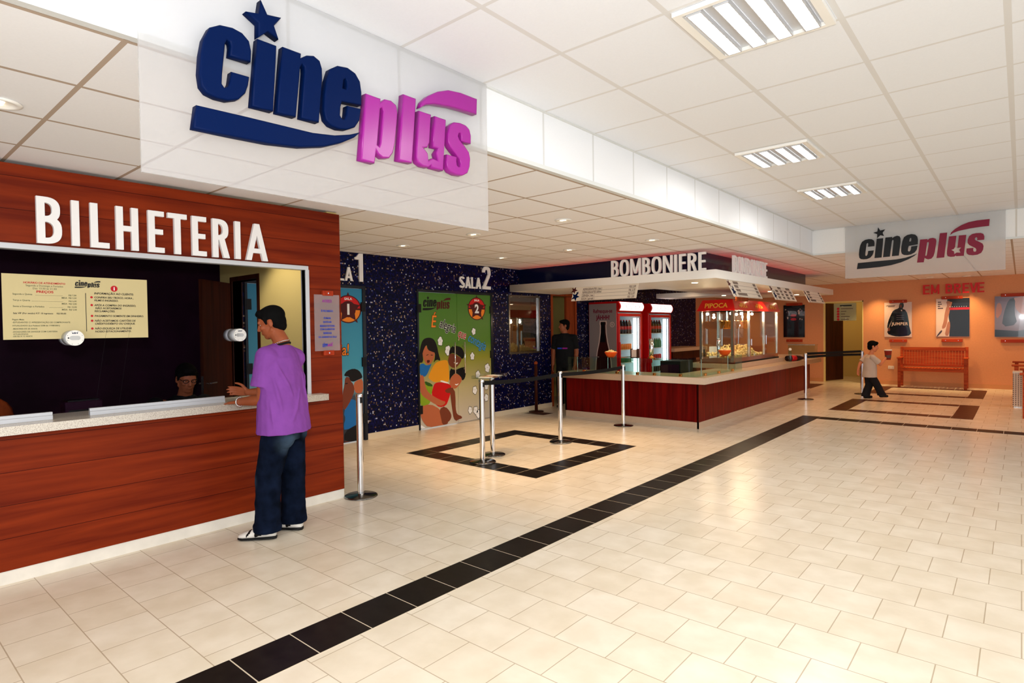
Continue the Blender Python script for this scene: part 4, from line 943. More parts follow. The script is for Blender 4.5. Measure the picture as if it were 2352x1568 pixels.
# glass guard with clamps
t = thing('glass_guard', 'low clear glass screen clamped along the snack counter edge', 'glass screen', (-5, 8.6, CT))
for a, b in ((-6.09, -5.42), (-5.415, -4.57), (-4.565, -3.735)): MB().box(a, b, 8.612, 8.620, CT, 1.045).build('pane', 'green_glass', t)
for a, b in ((8.625, 9.6), (9.605, 10.55)): MB().box(-3.735, -3.727, a, b, CT, 1.045).build('pane', 'green_glass', t)
mb = MB(); mb.box(-6.09, -3.725, 8.606, 8.86, 1.045, 1.053); mb.build('top_shelf', 'green_glass', t)
MB().box(-3.98, -3.725, 8.865, 10.55, 1.045, 1.053).build('top_shelf', 'green_glass', t)
for x_ in (-5.75, -5.1, -4.72, -4.42, -3.98): MB().box(x_-.02, x_+.02, 8.595, 8.64, CT, CT+.04).build('clamp', 'brass', t, bevel=.003)
for y_ in (8.95, 9.5, 10.1): MB().box(-3.75, -3.71, y_-.02, y_+.02, CT, CT+.04).build('clamp', 'brass', t, bevel=.003)
for x_ in (-6.05, -5.418, -4.568, -3.75): MB().cyl((x_, 8.85, CT), (x_, 8.85, 1.045), .008, n=10).build('post', 'chrome', t)
MB().cyl((-3.96, 10.5, CT), (-3.96, 10.5, 1.045), .008, n=10).build('post', 'chrome', t)
GS = 1.053

# things on the glass and the counter
def bowl(x, y, z, label):
    t = thing('popcorn_bowl', label, 'bowl', (x, y, z), 'orange bowls of popcorn')
    MB().lathe([(.045, 0), (.075, .02), (.105, .075), (.11, .09), (.103, .09), (.07, .03), (.03, .02)], (x, y, z), 28).build('bowl', 'orange_plastic', t, True)
    rnd = random.Random(3); mb = MB()
    for k in range(46): a = rnd.uniform(0, 2*PI); r = .085*math.sqrt(rnd.random()); mb.ell((x+r*math.cos(a), y+r*math.sin(a), z+.085+.04*(1-r/.09)*rnd.random()), rnd.uniform(.012, .019), nu=6, nv=4)
    o = mb.build('popcorn', 'popcorn', None, True); tag(o, 'white popcorn heaped in the '+('left' if x < -4.5 else 'right')+' orange bowl', 'popcorn', None, 'stuff')
bowl(-5.28, 8.73, GS, 'orange bowl of popcorn on the glass shelf before the first red fridge')
bowl(-3.86, 10.1, GS, 'orange bowl of popcorn on the glass shelf at the left of the popcorn machine')
t = thing('napkin_holder', 'wood and cream napkin holder on the glass shelf before the red fridge', 'napkin holder', (-4.83, 8.73, GS))
MB().box(-4.875, -4.785, 8.705, 8.755, GS+.012, GS+.135).build('napkins', 'poster_pale', t)
for x_ in (-4.888, -4.772): MB().box(x_-.006, x_+.006, 8.695, 8.765, GS, GS+.15).build('side', 'dark_wood', t, bevel=.004)
MB().box(-4.885, -4.775, 8.695, 8.765, GS, GS+.012).build('base', 'dark_wood', t)
t = thing('chrome_shaker', 'tall polished cylinder standing between the two red fridges on the glass shelf', 'shaker', (-4.53, 8.73, GS))
MB().lathe([(.055, 0), (.058, .006), (.04, .02), (.036, .03)], (-4.53, 8.73, GS), 28).build('foot', 'brass', t, True); MB().cyl((-4.53, 8.73, GS+.03), (-4.53, 8.73, GS+.30), .036, n=28).build('cylinder', 'chrome', t, True); MB().cyl((-4.53, 8.73, GS+.30), (-4.53, 8.73, GS+.31), .038, n=28).build('lid', 'steel', t, True)
t = thing('cola_bottle', 'big dark cola bottle with red label lying on the far end of the counter', 'bottle', (-3.66, 13.9, CT))
M_ = frame((-3.64, 13.62, CT+.062), Vector((.55, .835, 0)).normalized(), Z)
def lie(prof, mat_, nm):
    mb = MB(); mb.lathe(prof, (0,0,0), 24); R_ = Matrix.Rotation(PI/2, 4, 'Y'); M2 = M_ @ R_
    mb.v = [tuple(M2 @ Vector(v)) for v in mb.v]; return mb.build(nm, mat_, t, True)
lie([(.05, -.28), (.06, -.26), (.06, -.02), (.055, .05), (.03, .14), (.02, .18)], 'cola', 'bottle'); lie([(.0608, -.17), (.0608, -.05)], 'can_red', 'label'); lie([(.022, .175), (.022, .20)], 'black_plastic', 'cap')
t = thing('glass_display', 'small glass display box with metal edges at the far end of the counter', 'display box', (-3.9, 15.1, CT))
MB().box(-4.2, -3.62, 14.95, 15.2, CT, CT+.30).build('case', 'green_glass', t); MB().box(-4.21, -3.61, 14.94, 15.21, CT+.30, CT+.315).build('lid', 'steel', t)
t = thing('jar', 'slim clear bottle with round white cap beside the popcorn machine end', 'jar', (-3.68, 13.25, CT))
MB().lathe([(.03, 0), (.032, .02), (.032, .20), (.018, .24)], (-3.68, 13.25, CT), 20).build('bottle', 'green_glass', t, True); MB().ell((-3.68, 13.25, CT+.262), .03).build('cap', 'white_enamel', t, True)

# ---------------------------------------------------------------- popcorn machine
PX0, PX1, PY0, PY1 = -4.54, -3.92, 10.68, 13.25
t = thing('popcorn_machine', 'glass popcorn cabinet with red sloping top lettered PIPOCA on the counter', 'popcorn machine', (-4.2, 12, CP))
MB().box(PX0-.01, PX1+.015, PY0-.015, PY1, CP, CP+.025).build('foot', 'black_rubber', t)
MB().box(PX0, PX1, PY0, PY1, CP+.025, CP+.10).build('base', 'steel', t)
zt, z0 = 1.835, CP+.10
ys_ = [PY0, PY0+.86, PY0+1.72, PY1]
for x_ in (PX0, PX1-.035):
    for y_ in ys_: 
        y2 = min(max(y_-.0175, PY0), PY1-.035); MB().box(x_-.012, x_+.035, y2-.006, y2+.041, z0, zt).build('corner_post', 'steel', t)
MB().box(PX0+.04, PX1-.04, PY0+.012, PY0+.018, z0, zt).build('front_pane', 'clear_glass', t)
for a, b in zip(ys_, ys_[1:]): MB().box(PX1-.02, PX1-.014, a+.03, b-.03, z0, zt).build('side_pane', 'clear_glass', t)
MB().box(PX0+.005, PX0+.01, PY0+.03, PY1-.03, z0, zt).build('rear_pane', 'clear_glass', t)
MB().box(PX0, PX1, PY0, PY1, zt, zt+.012).build('ceiling_plate', 'steel', t)
for k in (0, 1, 2):
    a, b = ys_[k], ys_[k+1]
    mb = MB(); lo = [(PX0-.05, a-(.05 if k == 0 else 0), zt), (PX1+.05, a-(.05 if k == 0 else 0), zt), (PX1+.05, b, zt), (PX0-.05, b, zt)]
    hi = [(PX0+.03, a+(.03 if k == 0 else 0), zt+.205), (PX1-.03, a+(.03 if k == 0 else 0), zt+.205), (PX1-.03, b, zt+.205), (PX0+.03, b, zt+.205)]
    mb.loft([[Vector(q) for q in lo], [Vector(q) for q in hi]]); rf = mb.build('red_top', 'red_canopy', t, bevel=.01)
    if k == 0:
        n_ = Vector((0, -.205, .08)).normalized(); V_ = Vector((0, .08, .205)).normalized(); p0 = Vector((-4.23, PY0-.0285, zt+.055))
        text('lettering', 'PIPOCA', .125, frame(p0+n_*.006, X, V_), 'yellow_ink', rf, 'CENTER', .002, .018, .98)
    V_ = Vector((-.08, 0, .205)).normalized(); nx = Vector((.205, 0, .08)).normalized(); p0 = Vector((PX1+.03, (a+b)/2, zt+.055))
    for dz_, sz_ in ((.085, .05), (.03, .08)): text('lettering', 'PIPOCA', sz_, frame(p0+nx*.006+V_*(dz_-.03), Y, V_), 'yellow_ink', rf, 'CENTER', .002, .012, 1.5)
for y_ in (PY0+.42, PY0+1.25):
    k_ = MB().lathe([(.10, 0), (.135, .02), (.14, .14), (.15, .155), (.14, .16), (.13, .03)], (-4.2, y_, 1.50), 30).build('kettle', 'brass', t, True)
    MB().cyl((-4.2, y_, 1.66), (-4.2, y_, zt), .022).build('kettle_stem', 'chrome', k_); mb = MB(); mb.tube([(-4.2, y_-.14, 1.58), (-4.2, y_-.22, 1.5), (-4.2, y_-.24, 1.2)], .008); mb.build('kettle_handle', 'chrome', k_)
for x_, y_ in ((-4.44, PY0+.1), (-4.0, PY0+.1), (-4.0, PY0+.62), (-4.0, PY0+1.2), (-4.3, PY0+1.2)):
    MB().ell((x_, y_, zt-.05), .026, nu=12, nv=8).build('bulb', 'bulb_white', t, True); point_light('popcorn_bulb', (x_, y_, zt-.10), 9, WARM2, .03)
MB().cyl((PX1+.016, ys_[1]+.03, 1.18), (PX1+.016, ys_[1]+.03, 1.30), .009, n=10).build('door_knob', 'chrome', t); MB().cyl((PX1+.016, ys_[2]+.03, 1.18), (PX1+.016, ys_[2]+.03, 1.36), .009, n=10).build('door_knob', 'chrome', t)
rnd = random.Random(11); mb = MB()
for k in range(900):
    x_ = rnd.uniform(PX0+.06, PX1-.06); y_ = rnd.uniform(PY0+.22, PY0+1.78)
    hh = .13+.07*math.sin(y_*5)-.09*abs((x_+4.2)/.3)*0 - .10*max(0, (y_-(PY0+1.35))/.4)
    if rnd.random() < .25: y_ = rnd.uniform(PY0+.08, PY0+.5); hh = .07
    mb.ell((x_, y_, z0+.02+max(.02, hh)*rnd.random()), rnd.uniform(.014, .024), nu=6, nv=4)
tag(mb.build('popcorn', 'popcorn', None, True), 'loose golden popcorn heaped on the floor of the popcorn cabinet', 'popcorn', None, 'stuff')
t = thing('scoop_tube', 'upright chrome scoop tube inside the popcorn cabinet', 'scoop', (-4.25, PY0+.12, z0))
MB().cyl((-4.25, PY0+.14, z0), (-4.25, PY0+.14, z0+.34), .032).build('tube', 'chrome', t, True); MB().cyl((-4.25, PY0+.14, z0+.34), (-4.25, PY0+.14, z0+.352), .035).build('lid', 'steel', t, True)
tag(MB().box(-4.46, -4.33, PY0+.22, PY0+.34, z0, z0+.20).build('carton', 'white_enamel'), 'white carton standing in the popcorn cabinet behind the orange bowl', 'carton')

# ---------------------------------------------------------------- red drink fridges
FX = -6.38
def fridge(y0, y1, zt, label):
    t = thing('drink_fridge', label, 'fridge', (-6.7, (y0+y1)/2, 0), 'red drink fridges')
    mb = MB(); mb.box(-7.06, FX, y0, y0+.05, .06, zt-.22); mb.box(-7.06, FX, y1-.05, y1, .06, zt-.22); mb.box(-7.06, -7.02, y0+.05, y1-.05, .06, zt-.22); mb.box(-7.02, FX, y0+.05, y1-.05, .06, .22); mb.box(-7.06, FX-.02, y0, y1, zt-.22, zt-.20)
    mb.build('cabinet', 'fridge_red', t, bevel=.004)
    mb = MB(); mb.box(-7.02, -7.012, y0+.05, y1-.05, .22, zt-.23); mb.box(-7.012, FX-.004, y0+.05, y0+.056, .22, zt-.23); mb.box(-7.012, FX-.004, y1-.056, y1-.05, .22, zt-.23); mb.box(-7.012, FX-.004, y0+.056, y1-.056, .22, .226); mb.box(-7.012, FX-.004, y0+.056, y1-.056, zt-.236, zt-.23); mb.build('lining', 'fridge_inside', t)
    mb = MB(); K = 8; ring = []
    for i in range(K+1): a = PI/2*i/K; ring.append((FX+.03+.05*math.sin(PI*i/K), zt-.20+.20*i/K))
    mb.loft([[Vector((-7.06, yy, zt-.20))]+[Vector((a, yy, b)) for a, b in ring]+[Vector((-7.06, yy, zt))] for yy in (y0, y1)]); hd = mb.build('header', 'fridge_red', t)
    sr = [(FX+.036+.05*math.sin(PI*(.06+.88*i/K)), zt-.188+.176*i/K) for i in range(K+1)]
    mb = MB(); mb.loft([[Vector((FX, yy, zt-.188))]+[Vector((a, yy, b)) for a, b in sr]+[Vector((FX, yy, zt-.012))] for yy in (y0+.06, y1-.06)]); sg = mb.build('light_sign', 'fridge_sign', hd)
    shape('sign_print', [circ((y0+y1)/2, zt-.10, .30, 36, .062), circ((y0+y1)/2, zt-.10, .285, 36, .054)], frame((FX+.089, 0, 0), Y, Z), .002, 'red_ink', sg)
    shape('sign_print', [circ((y0+y1)/2, zt-.10, .13, 30, .034), circ((y0+y1)/2, zt-.10, .115, 30, .027)], frame((FX+.089, 0, 0), Y, Z), .002, 'red_ink', sg)
    mb = MB(); a, b = y0+.03, y1-.03
    mb.box(FX, FX+.03, a, a+.06, .12, zt-.25); mb.box(FX, FX+.03, b-.06, b, .12, zt-.25); mb.box(FX, FX+.03, a+.06, b-.06, .12, .20); mb.box(FX, FX+.03, a+.06, b-.06, zt-.31, zt-.25)
    dr = mb.build('door', 'fridge_red', t, bevel=.004); MB().box(FX+.010, FX+.016, a+.06, b-.06, .20, zt-.31).build('pane', 'clear_glass', dr)
    MB().box(FX+.03, FX+.05, a+.005, a+.055, .75, 1.25).build('handle', 'fridge_red', dr, bevel=.006); MB().box(FX-.03, FX-.002, b-.10, b-.066, .22, zt-.33).build('edge_strip', 'chrome', t)
    MB().box(FX-.07, FX-.03, b-.23, b-.15, .24, zt-.34).build('lamp_tube', 'fridge_tube', t)
    area_light('fridge_tube_light', (FX-.10, b-.19, 1.05), (0, math.radians(90), 0), 1.3, .10, 2.6, (.93, .97, 1.0))
    zs = [.24, .52, .80, 1.08, 1.42]
    for z_ in zs: MB().box(-7.0, FX-.07, y0+.07, y1-.07, z_-.012, z_).build('shelf', 'white_enamel', t)
    return zs
F1 = (10.78, 11.86); F2 = (12.16, 13.28)
zsh = fridge(F1[0], F1[1], 2.10, 'first red drink fridge with large bottle picture on its side'); fridge(F2[0], F2[1], 2.085, 'second red drink fridge, farther from the staff door')
# side picture of the first fridge
t_ = [o for o in COL.objects if o.name == 'drink_fridge'][0]
BP = frame((0, F1[0]-.0006, 0), X, Z)
MB().box(-7.05, FX+.0, F1[0]-.004, F1[0]-.0005, .07, 2.06).build('side_picture', 'frost_print', t_)
BP = frame((0, F1[0]-.0045, 0), X, Z); cxb = -6.70
hw = [(1.68, .06), (1.64, .065), (1.60, .055), (1.45, .06), (1.25, .09), (1.05, .14), (.85, .17), (.7, .18), (.4, .19), (.1, .19)]
shape('bottle_glow', [[(cxb+w_+.025, z_+(.02 if i == 0 else 0)) for i, (z_, w_) in enumerate(hw)]+[(cxb-w_-.025, z_+(.02 if i == len(hw)-1 else 0)) for i, (z_, w_) in enumerate(reversed(hw))]], BP, .0006, 'poster_pale', t_)
BP = frame((0, F1[0]-.0053, 0), X, Z)
shape('bottle_print', [[(cxb+w_, z_) for z_, w_ in hw]+[(cxb-w_, z_) for z_, w_ in reversed(hw)]], BP, .0006, 'coffee_print', t_)
BP = frame((0, F1[0]-.0061, 0), X, Z)
shape('bottle_print', [[(cxb+w_*.6, z_) for z_, w_ in hw[:5]]+[(cxb-w_*.9, z_) for z_, w_ in reversed(hw[:5])]], BP, .0006, 'black_ink', t_)
shape('bottle_print', [smooth_poly([(cxb+.02, .55), (cxb+.12, .9), (cxb+.16, .6), (cxb+.15, .2), (cxb+.04, .2)])], BP, .0006, 'maroon_ink', t_)
text('lettering', 'Refresque-se', .115, frame((-6.71, F1[0]-.0061, 1.87), X, Z), 'crimson_ink', t_, 'CENTER', .001, .02, .78); text('lettering', 'JÁHHH!', .125, frame((-6.70, F1[0]-.0061, 1.73), X, Z), 'crimson_ink', t_, 'CENTER', .001, .03, .78)
shape('round_mark', [circ(-6.48, 1.62, .055), circ(-6.48, 1.62, .043)], BP, .0006, 'poster_pale', t_); text('lettering', 'R', .07, frame((-6.48, F1[0]-.0061, 1.597), X, Z), 'poster_pale', t_, 'CENTER', .0006, .01)
# drinks on the shelves
def can_proto(nm, body, prof, capm=None, capp=None, lab=None):
    t = thing(nm, 'x', nm.split('_')[-1], (0,0,0)); MB().lathe(prof, n=14).build('body', body, t, True)
    if capp: MB().lathe(capp, n=12).build('cap', capm, t, True)
    if lab: MB().lathe(lab[1], n=14).build('wrapper', lab[0], t, True)
    return t
def row(proto, y0, y1, n, z, label, group, x=FX-.13, first=[None]):
    for i in range(n):
        o = proto if not proto.get('used') else copy_tree(proto); proto['used'] = 1
        o.location = (x, y0+(y1-y0)*(i+.5)/n, z); o['label'] = label; o['group'] = group
big = can_proto('soda_bottle', 'cola', [(.045, 0), (.05, .02), (.05, .18), (.03, .25), (.016, .28)], 'can_red', [(.018, .28), (.018, .30)], ('can_red', [(.0508, .09), (.0508, .165)]))
row(big, F1[0]+.10, F1[1]-.26, 6, zsh[4], 'dark cola bottle with red wrapper on the top shelf of the first fridge', 'cola bottles in the first fridge')
row(big, F2[0]+.10, F2[1]-.26, 6, zsh[4], 'dark cola bottle with red wrapper on the top shelf of the second fridge', 'cola bottles in the second fridge')
CAN = [(.026, 0), (.033, .008), (.033, .11), (.027, .122)]
oc = can_proto('orange_can', 'can_orange', CAN, 'steel', [(.027, .122), (.026, .125)]); dc = can_proto('dark_can', 'can_dark', CAN, 'steel', [(.027, .122), (.026, .125)]); gc = can_proto('green_can', 'can_green', CAN, 'steel', [(.027, .122), (.026, .125)]); rc = can_proto('red_can', 'can_red', CAN, 'steel', [(.027, .122), (.026, .125)])
row(dc, F1[0]+.09, F1[0]+.32, 3, zsh[3], 'dark drink can on the second shelf of the first fridge', 'dark cans, first fridge'); row(oc, F1[0]+.33, F1[1]-.26, 6, zsh[3], 'orange drink can on the second shelf of the first fridge', 'orange cans, first fridge')
row(gc, F1[0]+.09, F1[1]-.26, 8, zsh[2], 'green drink can on the third shelf of the first fridge', 'green cans, first fridge')
bb = can_proto('water_bottle', 'bottle_blue', [(.03, 0), (.033, .02), (.033, .14), (.014, .19), (.013, .21)], 'white_enamel', [(.014, .21), (.014, .225)]); gb = can_proto('soda_water_bottle', 'bottle_green', [(.03, 0), (.033, .02), (.033, .14), (.014, .19), (.013, .21)], 'white_enamel', [(.014, .21), (.014, .225)])
row(bb, F2[0]+.09, F2[0]+.50, 4, zsh[3], 'blue water bottle on the second shelf of the second fridge', 'blue bottles, second fridge'); row(gb, F2[0]+.52, F2[1]-.26, 4, zsh[3], 'green bottle on the second shelf of the second fridge', 'green bottles, second fridge')
row(rc, F2[0]+.09, F2[1]-.26, 8, zsh[2], 'red drink can on the third shelf of the second fridge', 'red cans, second fridge')
row(dc, F2[0]+.09, F2[1]-.26, 8, zsh[1], 'dark drink can on the fourth shelf of the second fridge', 'dark cans, second fridge')

# low back counter between the fridges and the popcorn machine
t = thing('back_counter', 'low granite-topped work counter against the mosaic wall beyond the fridges', 'counter', (-6.7, 14.5, 0)); MB().box(-7.08, -6.4, 13.45, 15.4, 0, .95).build('body', 'dark_wood', t); MB().box(-7.08, -6.35, 13.42, 15.42, .95, 1.03).build('granite_top', 'beige_granite', t)
t = thing('oven', 'dark oven with round door mark on the work side of the counter', 'oven', (-4.48, 9.6, 0)); MB().box(-4.66, -4.30, 9.3, 9.8, .28, .98).build('body', 'black_plastic', t); MB().box(-4.64, -4.32, 9.285, 9.3, .40, .92).build('door', 'booth_dark', t); MB().box(-4.66, -4.30, 9.3, 9.8, 0, .28).build('stand', 'steel', t)

# ---------------------------------------------------------------- canopy over the counter
ZC0, ZC1, CXE, CYE = 2.225, 2.345, -3.22, 8.12
t = thing('counter_canopy', 'white L-shaped canopy slab hanging over the snack counter', 'canopy', (-5, 10, ZC0))
OC = [(-7.0, CYE), (CXE, CYE), (CXE, 14.9), (-4.9, 14.9), (-4.9, 9.6), (-7.0, 9.6)]
sl = shape('slab', [OC], frame((0, 0, ZC0), X, Y), ZC1-ZC0, 'white_paint', t)
for x_, y_ in ((-3.8, 8.75), (-4.9, 8.75), (-3.75, 10.3), (-3.75, 12.2), (-3.75, 14.0)):
    MB().cyl((x_, y_, ZC0-.006), (x_, y_, ZC0), .045, n=20).build('downlight', 'halogen', t); spot_light('canopy_spot', (x_, y_, ZC0-.03), 26, WARM2, 110, .8, (x_, y_, 0))
t2 = thing('dark_bulkhead', 'dark blue glossy bulkhead between the canopy and the ceiling', 'bulkhead', (-5, 10, ZC1))
MB().box(XM+.002, -3.57, 8.50, 8.53, ZC1, HL-.002).build('front_panel', 'dark_blue_panel', t2); MB().box(-3.60, -3.57, 8.53, 14.0, ZC1, HL-.002).build('side_panel', 'dark_blue_panel', t2)
t3 = thing('inner_shelf', 'smaller white shelf slab hung on rods behind the canopy', 'shelf', (-5, 12.5, 2.14))
shape('slab', [[(-6.25, 12.3), (-4.55, 12.3), (-4.55, 14.2), (-5.2, 14.2), (-5.2, 13.0), (-6.25, 13.0)]], frame((0, 0, 2.20), X, Y), .10, 'white_paint', t3)
for x_, y_ in ((-5.9, 12.6), (-4.7, 12.5)): MB().cyl((x_, y_, 2.30), (x_, y_, HL), .008, n=8).build('rod', 'steel', t3)
MB().cyl((-4.75, 12.4, 2.194), (-4.75, 12.4, 2.20), .04).build('downlight', 'halogen', t3)
# BOMBONIERE twice, standing on the canopy edges
WID = dict(B=.125, O=.155, M=.175, N=.15, I=.042, E=.105, R=.13)
def bombo(O, U, total, label, h=.258):
    t = thing('snack_bar_lettering', label, 'sign', O, 'snack bar names on the canopy'); U = Vector(U); ws = [WID[c] for c in 'BOMBONIERE']; gap = (total-sum(ws))/9; p = Vector(O)
    for ch, w_ in zip('BOMBONIERE', ws): letter(ch, w_, h, .037, p, U, Z, .035, 'white_letter', t); p = p+U*(w_+gap)
bombo(Vector((-4.905, CYE+.05, ZC1)), X, 1.53, 'white letters BOMBONIERE standing on the canopy edge facing the ticket hall')
bombo(Vector((CXE-.05, 8.86, ZC1)), Y, 1.52, 'white letters BOMBONIERE standing on the canopy edge facing the tall hall')
for a, b in (((-6.9, 8.42, ZC1+.009), (-3.62, 8.42, ZC1+.009)), ((-3.50, 8.6, ZC1+.009), (-3.50, 14.0, ZC1+.009))):
    t = thing('neon_tube', 'red neon tube lying along the '+('front' if a[1] == b[1] else 'side')+' top edge of the canopy', 'neon tube', a); MB().cyl(a, b, .008, n=10).build('tube', 'neon_red', t, True); mb = MB().cyl(Vector(a)-Z*.009, a, .004, n=8).build('holder', 'white_enamel', t); MB().cyl(Vector(b)-Z*.009, b, .004, n=8).build('holder', 'white_enamel', t)
# price boards hanging on a slant under the canopy edge
def board(O, U, V, w, h, rows, label):
    U, V = Vector(U).normalized(), Vector(V).normalized()
    t = thing('menu_board', label, 'menu board', O, 'price boards under the canopy'); M = frame(O, U, V)
    MB().mbox(M @ Matrix.Translation((w/2, h/2, -.006)), w, h, .012).build('board', 'menu_board', t)
    M2 = M @ Matrix.Translation((0, 0, .0005))
    for cx, cz, r, m in ((.02, h*.72, .07, 'maroon_ink'), (.10, h*.52, .032, 'navy_letter'), (.07, h*.28, .085, 'navy_letter')): shape('star', [starpts(cx*w/1.25, cz, r, 1.2)], M2, .0012, m, t)
    for k, (a, b) in enumerate(rows):
        z_ = h*(.80-.215*k)-.03
        if a: text('lettering', a, h*.19, M2 @ Matrix.Translation((w*.16, z_, 0)), 'menu_ink', t, 'LEFT', .0008, .012, .72)
        if b: text('lettering', b, h*.19, M2 @ Matrix.Translation((w*.97, z_, 0)), 'menu_ink', t, 'RIGHT', .0008, .012, .72)
        shape('rule', [rect(w*.15, z_-.012, w*.97, z_-.009)], M2, .0006, 'menu_ink', t)
    return t, M2
board((-5.62, CYE-.06, 2.0), X, (-.0, .35, .9), 1.19, .262, [('REFRIGERANTES ( lata )', 'R$ 2,00'), ('REFRIGERANTES 600ml', 'R$ 2,50'), ('CERVEJA ( lata )', 'R$ 2,50'), ('ÁGUA ( garrafa )', 'R$ 1,50')], 'longest white price board under the canopy, facing the ticket hall')
sl_ = (-.42, 0, .9)
b2, M2 = board((CXE+.10, 8.55, 1.98), Y, sl_, 1.22, .29, [('', ''), ('', ''), ('', ''), ('', '')], 'white price board over the near end of the popcorn machine top')
b3, M3 = board((CXE+.10, 10.45, 1.99), Y, sl_, 1.22, .29, [('', ''), ('', ''), ('', ''), ('', '')], 'middle white price board on the long side of the canopy')
b4, M4 = board((CXE+.10, 12.5, 2.0), Y, sl_, 1.22, .28, [('', ''), ('', ''), ('', ''), ('', '')], 'farthest white price board on the long side of the canopy')
for b_, M_2, mode in ((b2, M2, 0), (b3, M3, 1), (b4, M4, 0)):
    for k in range(4):
        z_ = .29*(.80-.215*k)-.02
        if mode == 0: ws_ = [(.20, .20+(.22, .15, .18, .38)[k]), (1.06, 1.17)]
        else: ws_ = [(.2, .34), (.46, .58), (.70, .84), (.98, 1.12)] if k else [(.40, .58), (.86, 1.1)]
        for a, b in ws_:
            x_ = a
            while x_ < b-.01: shape('lettering', [rect(x_, z_, x_+.022, z_+.042), rect(x_+.008, z_+.012, x_+.016, z_+.030)], M_2, .0008, 'menu_ink', b_); x_ += .03
t = thing('hanging_menu', 'small reddish picture card hanging behind the near price board', 'card', (-3.75, 9.9, 2.0)); MB().box(-3.76, -3.75, 10.35, 10.95, 1.99, 2.2).build('card', 'door_wood', t); MB().cyl((-3.755, 10.6, 2.2), (-3.755, 10.6, ZC0), .004, n=6).build('cord', 'steel', t)

# ================================================================ back wall: posters, lettering, bench
EB = thing('coming_soon_lettering', 'red raised letters EM BREVE on the peach back wall over the posters', 'sign', (-1.3, YB, 2.26))
ex = [('E', -1.852, .135), ('M', -1.69, .17), ('B', -1.40, .14), ('R', -1.235, .14), ('E', -1.07, .125), ('V', -.935, .15), ('E', -.79, .13)]
for ch, x_, w_ in ex: letter(ch, w_, .235, .042, (x_, YB-.05, 2.27), X, Z, .03, 'red_letter', EB)
def poster(x0, x1, z0, z1, cx0, cx1, base, label, art=None):
    t = thing('film_poster', label, 'poster', ((x0+x1)/2, YB, z0-.1), 'coming attraction posters')
    MB().box(x0, x1, YB-.022, YB-.018, z0, z1).build('sheet', base, t)
    for z_ in (z1-.015, z0-.135):
        c_ = MB().box(cx0, cx1, YB-.045, YB-.001, z_, z_+.075).build('wood_clip', 'clamp_wood', t, bevel=.004)
        for x_ in (cx0+.08, cx1-.08): MB().cyl((x_, YB-.047, z_+.04), (x_, YB-.045, z_+.04), .007, n=10).build('screw', 'chrome', c_)
    if art: art(t, x0, x1, z0, z1)
    MB().box(x0-.012, x1+.012, YB-.030, YB-.027, z0-.02, z1+.005).build('acrylic_cover', 'poster_film', t)
    return t
def PF(t, nm, pts, m, x0, z0, w, h, k=1, it=1): shape(nm, [smooth_poly([(x0+a*w, z0+b*h) for a, b in pts], it)], frame((0, YB-.0222-.0004*k, 0), X, Z), .0004, m, t)
def art1(t, x0, x1, z0, z1):
    w, h = x1-x0, z1-z0; g = lambda *a, **k: PF(t, *a, x0=x0, z0=z0, w=w, h=h, **k)
    g('figure', [(.58, .99), (.70, .99), (.72, .88), (.66, .81), (.80, .77), (.84, .55), (.92, .28), (1.0, .05), (.62, .01), (.36, .02), (.08, .10), (.18, .28), (.30, .52), (.20, .36), (.15, .24), (.10, .28), (.14, .46), (.26, .68), (.34, .78), (.54, .83), (.54, .90)], 'poster_dark')
    g('face', [(.57, .93), (.63, .94), (.66, .88), (.62, .83), (.57, .86)], 'skin_print_dark', k=2)
    g('hand', [(.12, .26), (.20, .27), (.22, .18), (.14, .16)], 'skin_print_dark', k=2)
    g('coat_edge', [(.78, .74), (.84, .70), (.92, .34), (.88, .30)], 'poster_teal', k=2)
    g('collar', [(.60, .78), (.66, .78), (.64, .73)], 'poster_pale', k=2)
    text('lettering', 'JUMPER', .104, frame((x0+w*.57, YB-.0236, z0+h*.34), X, Z), 'poster_pale', t, 'CENTER', .0006, .02, .92, 0, 1.1)
    for a, b, c in ((.06, .40, .90), (.14, .38, .87)): shape('text_line', [rect(x0+a*w, z0+c*h, x0+b*w, z0+(c+.018)*h)], frame((0, YB-.0226, 0), X, Z), .0004, 'coffee_print', t)
    for c in (.62, .56, .50): shape('text_line', [rect(x0+.45*w, z0+c*h, x0+.72*w, z0+(c+.006)*h)], frame((0, YB-.023, 0), X, Z), .0004, 'poster_grey', t)
poster(-2.68, -2.09, 1.22, 2.10, -2.57, -2.19, 'poster_pale', 'pale poster of a figure in a long black coat, left of the bench', art1)
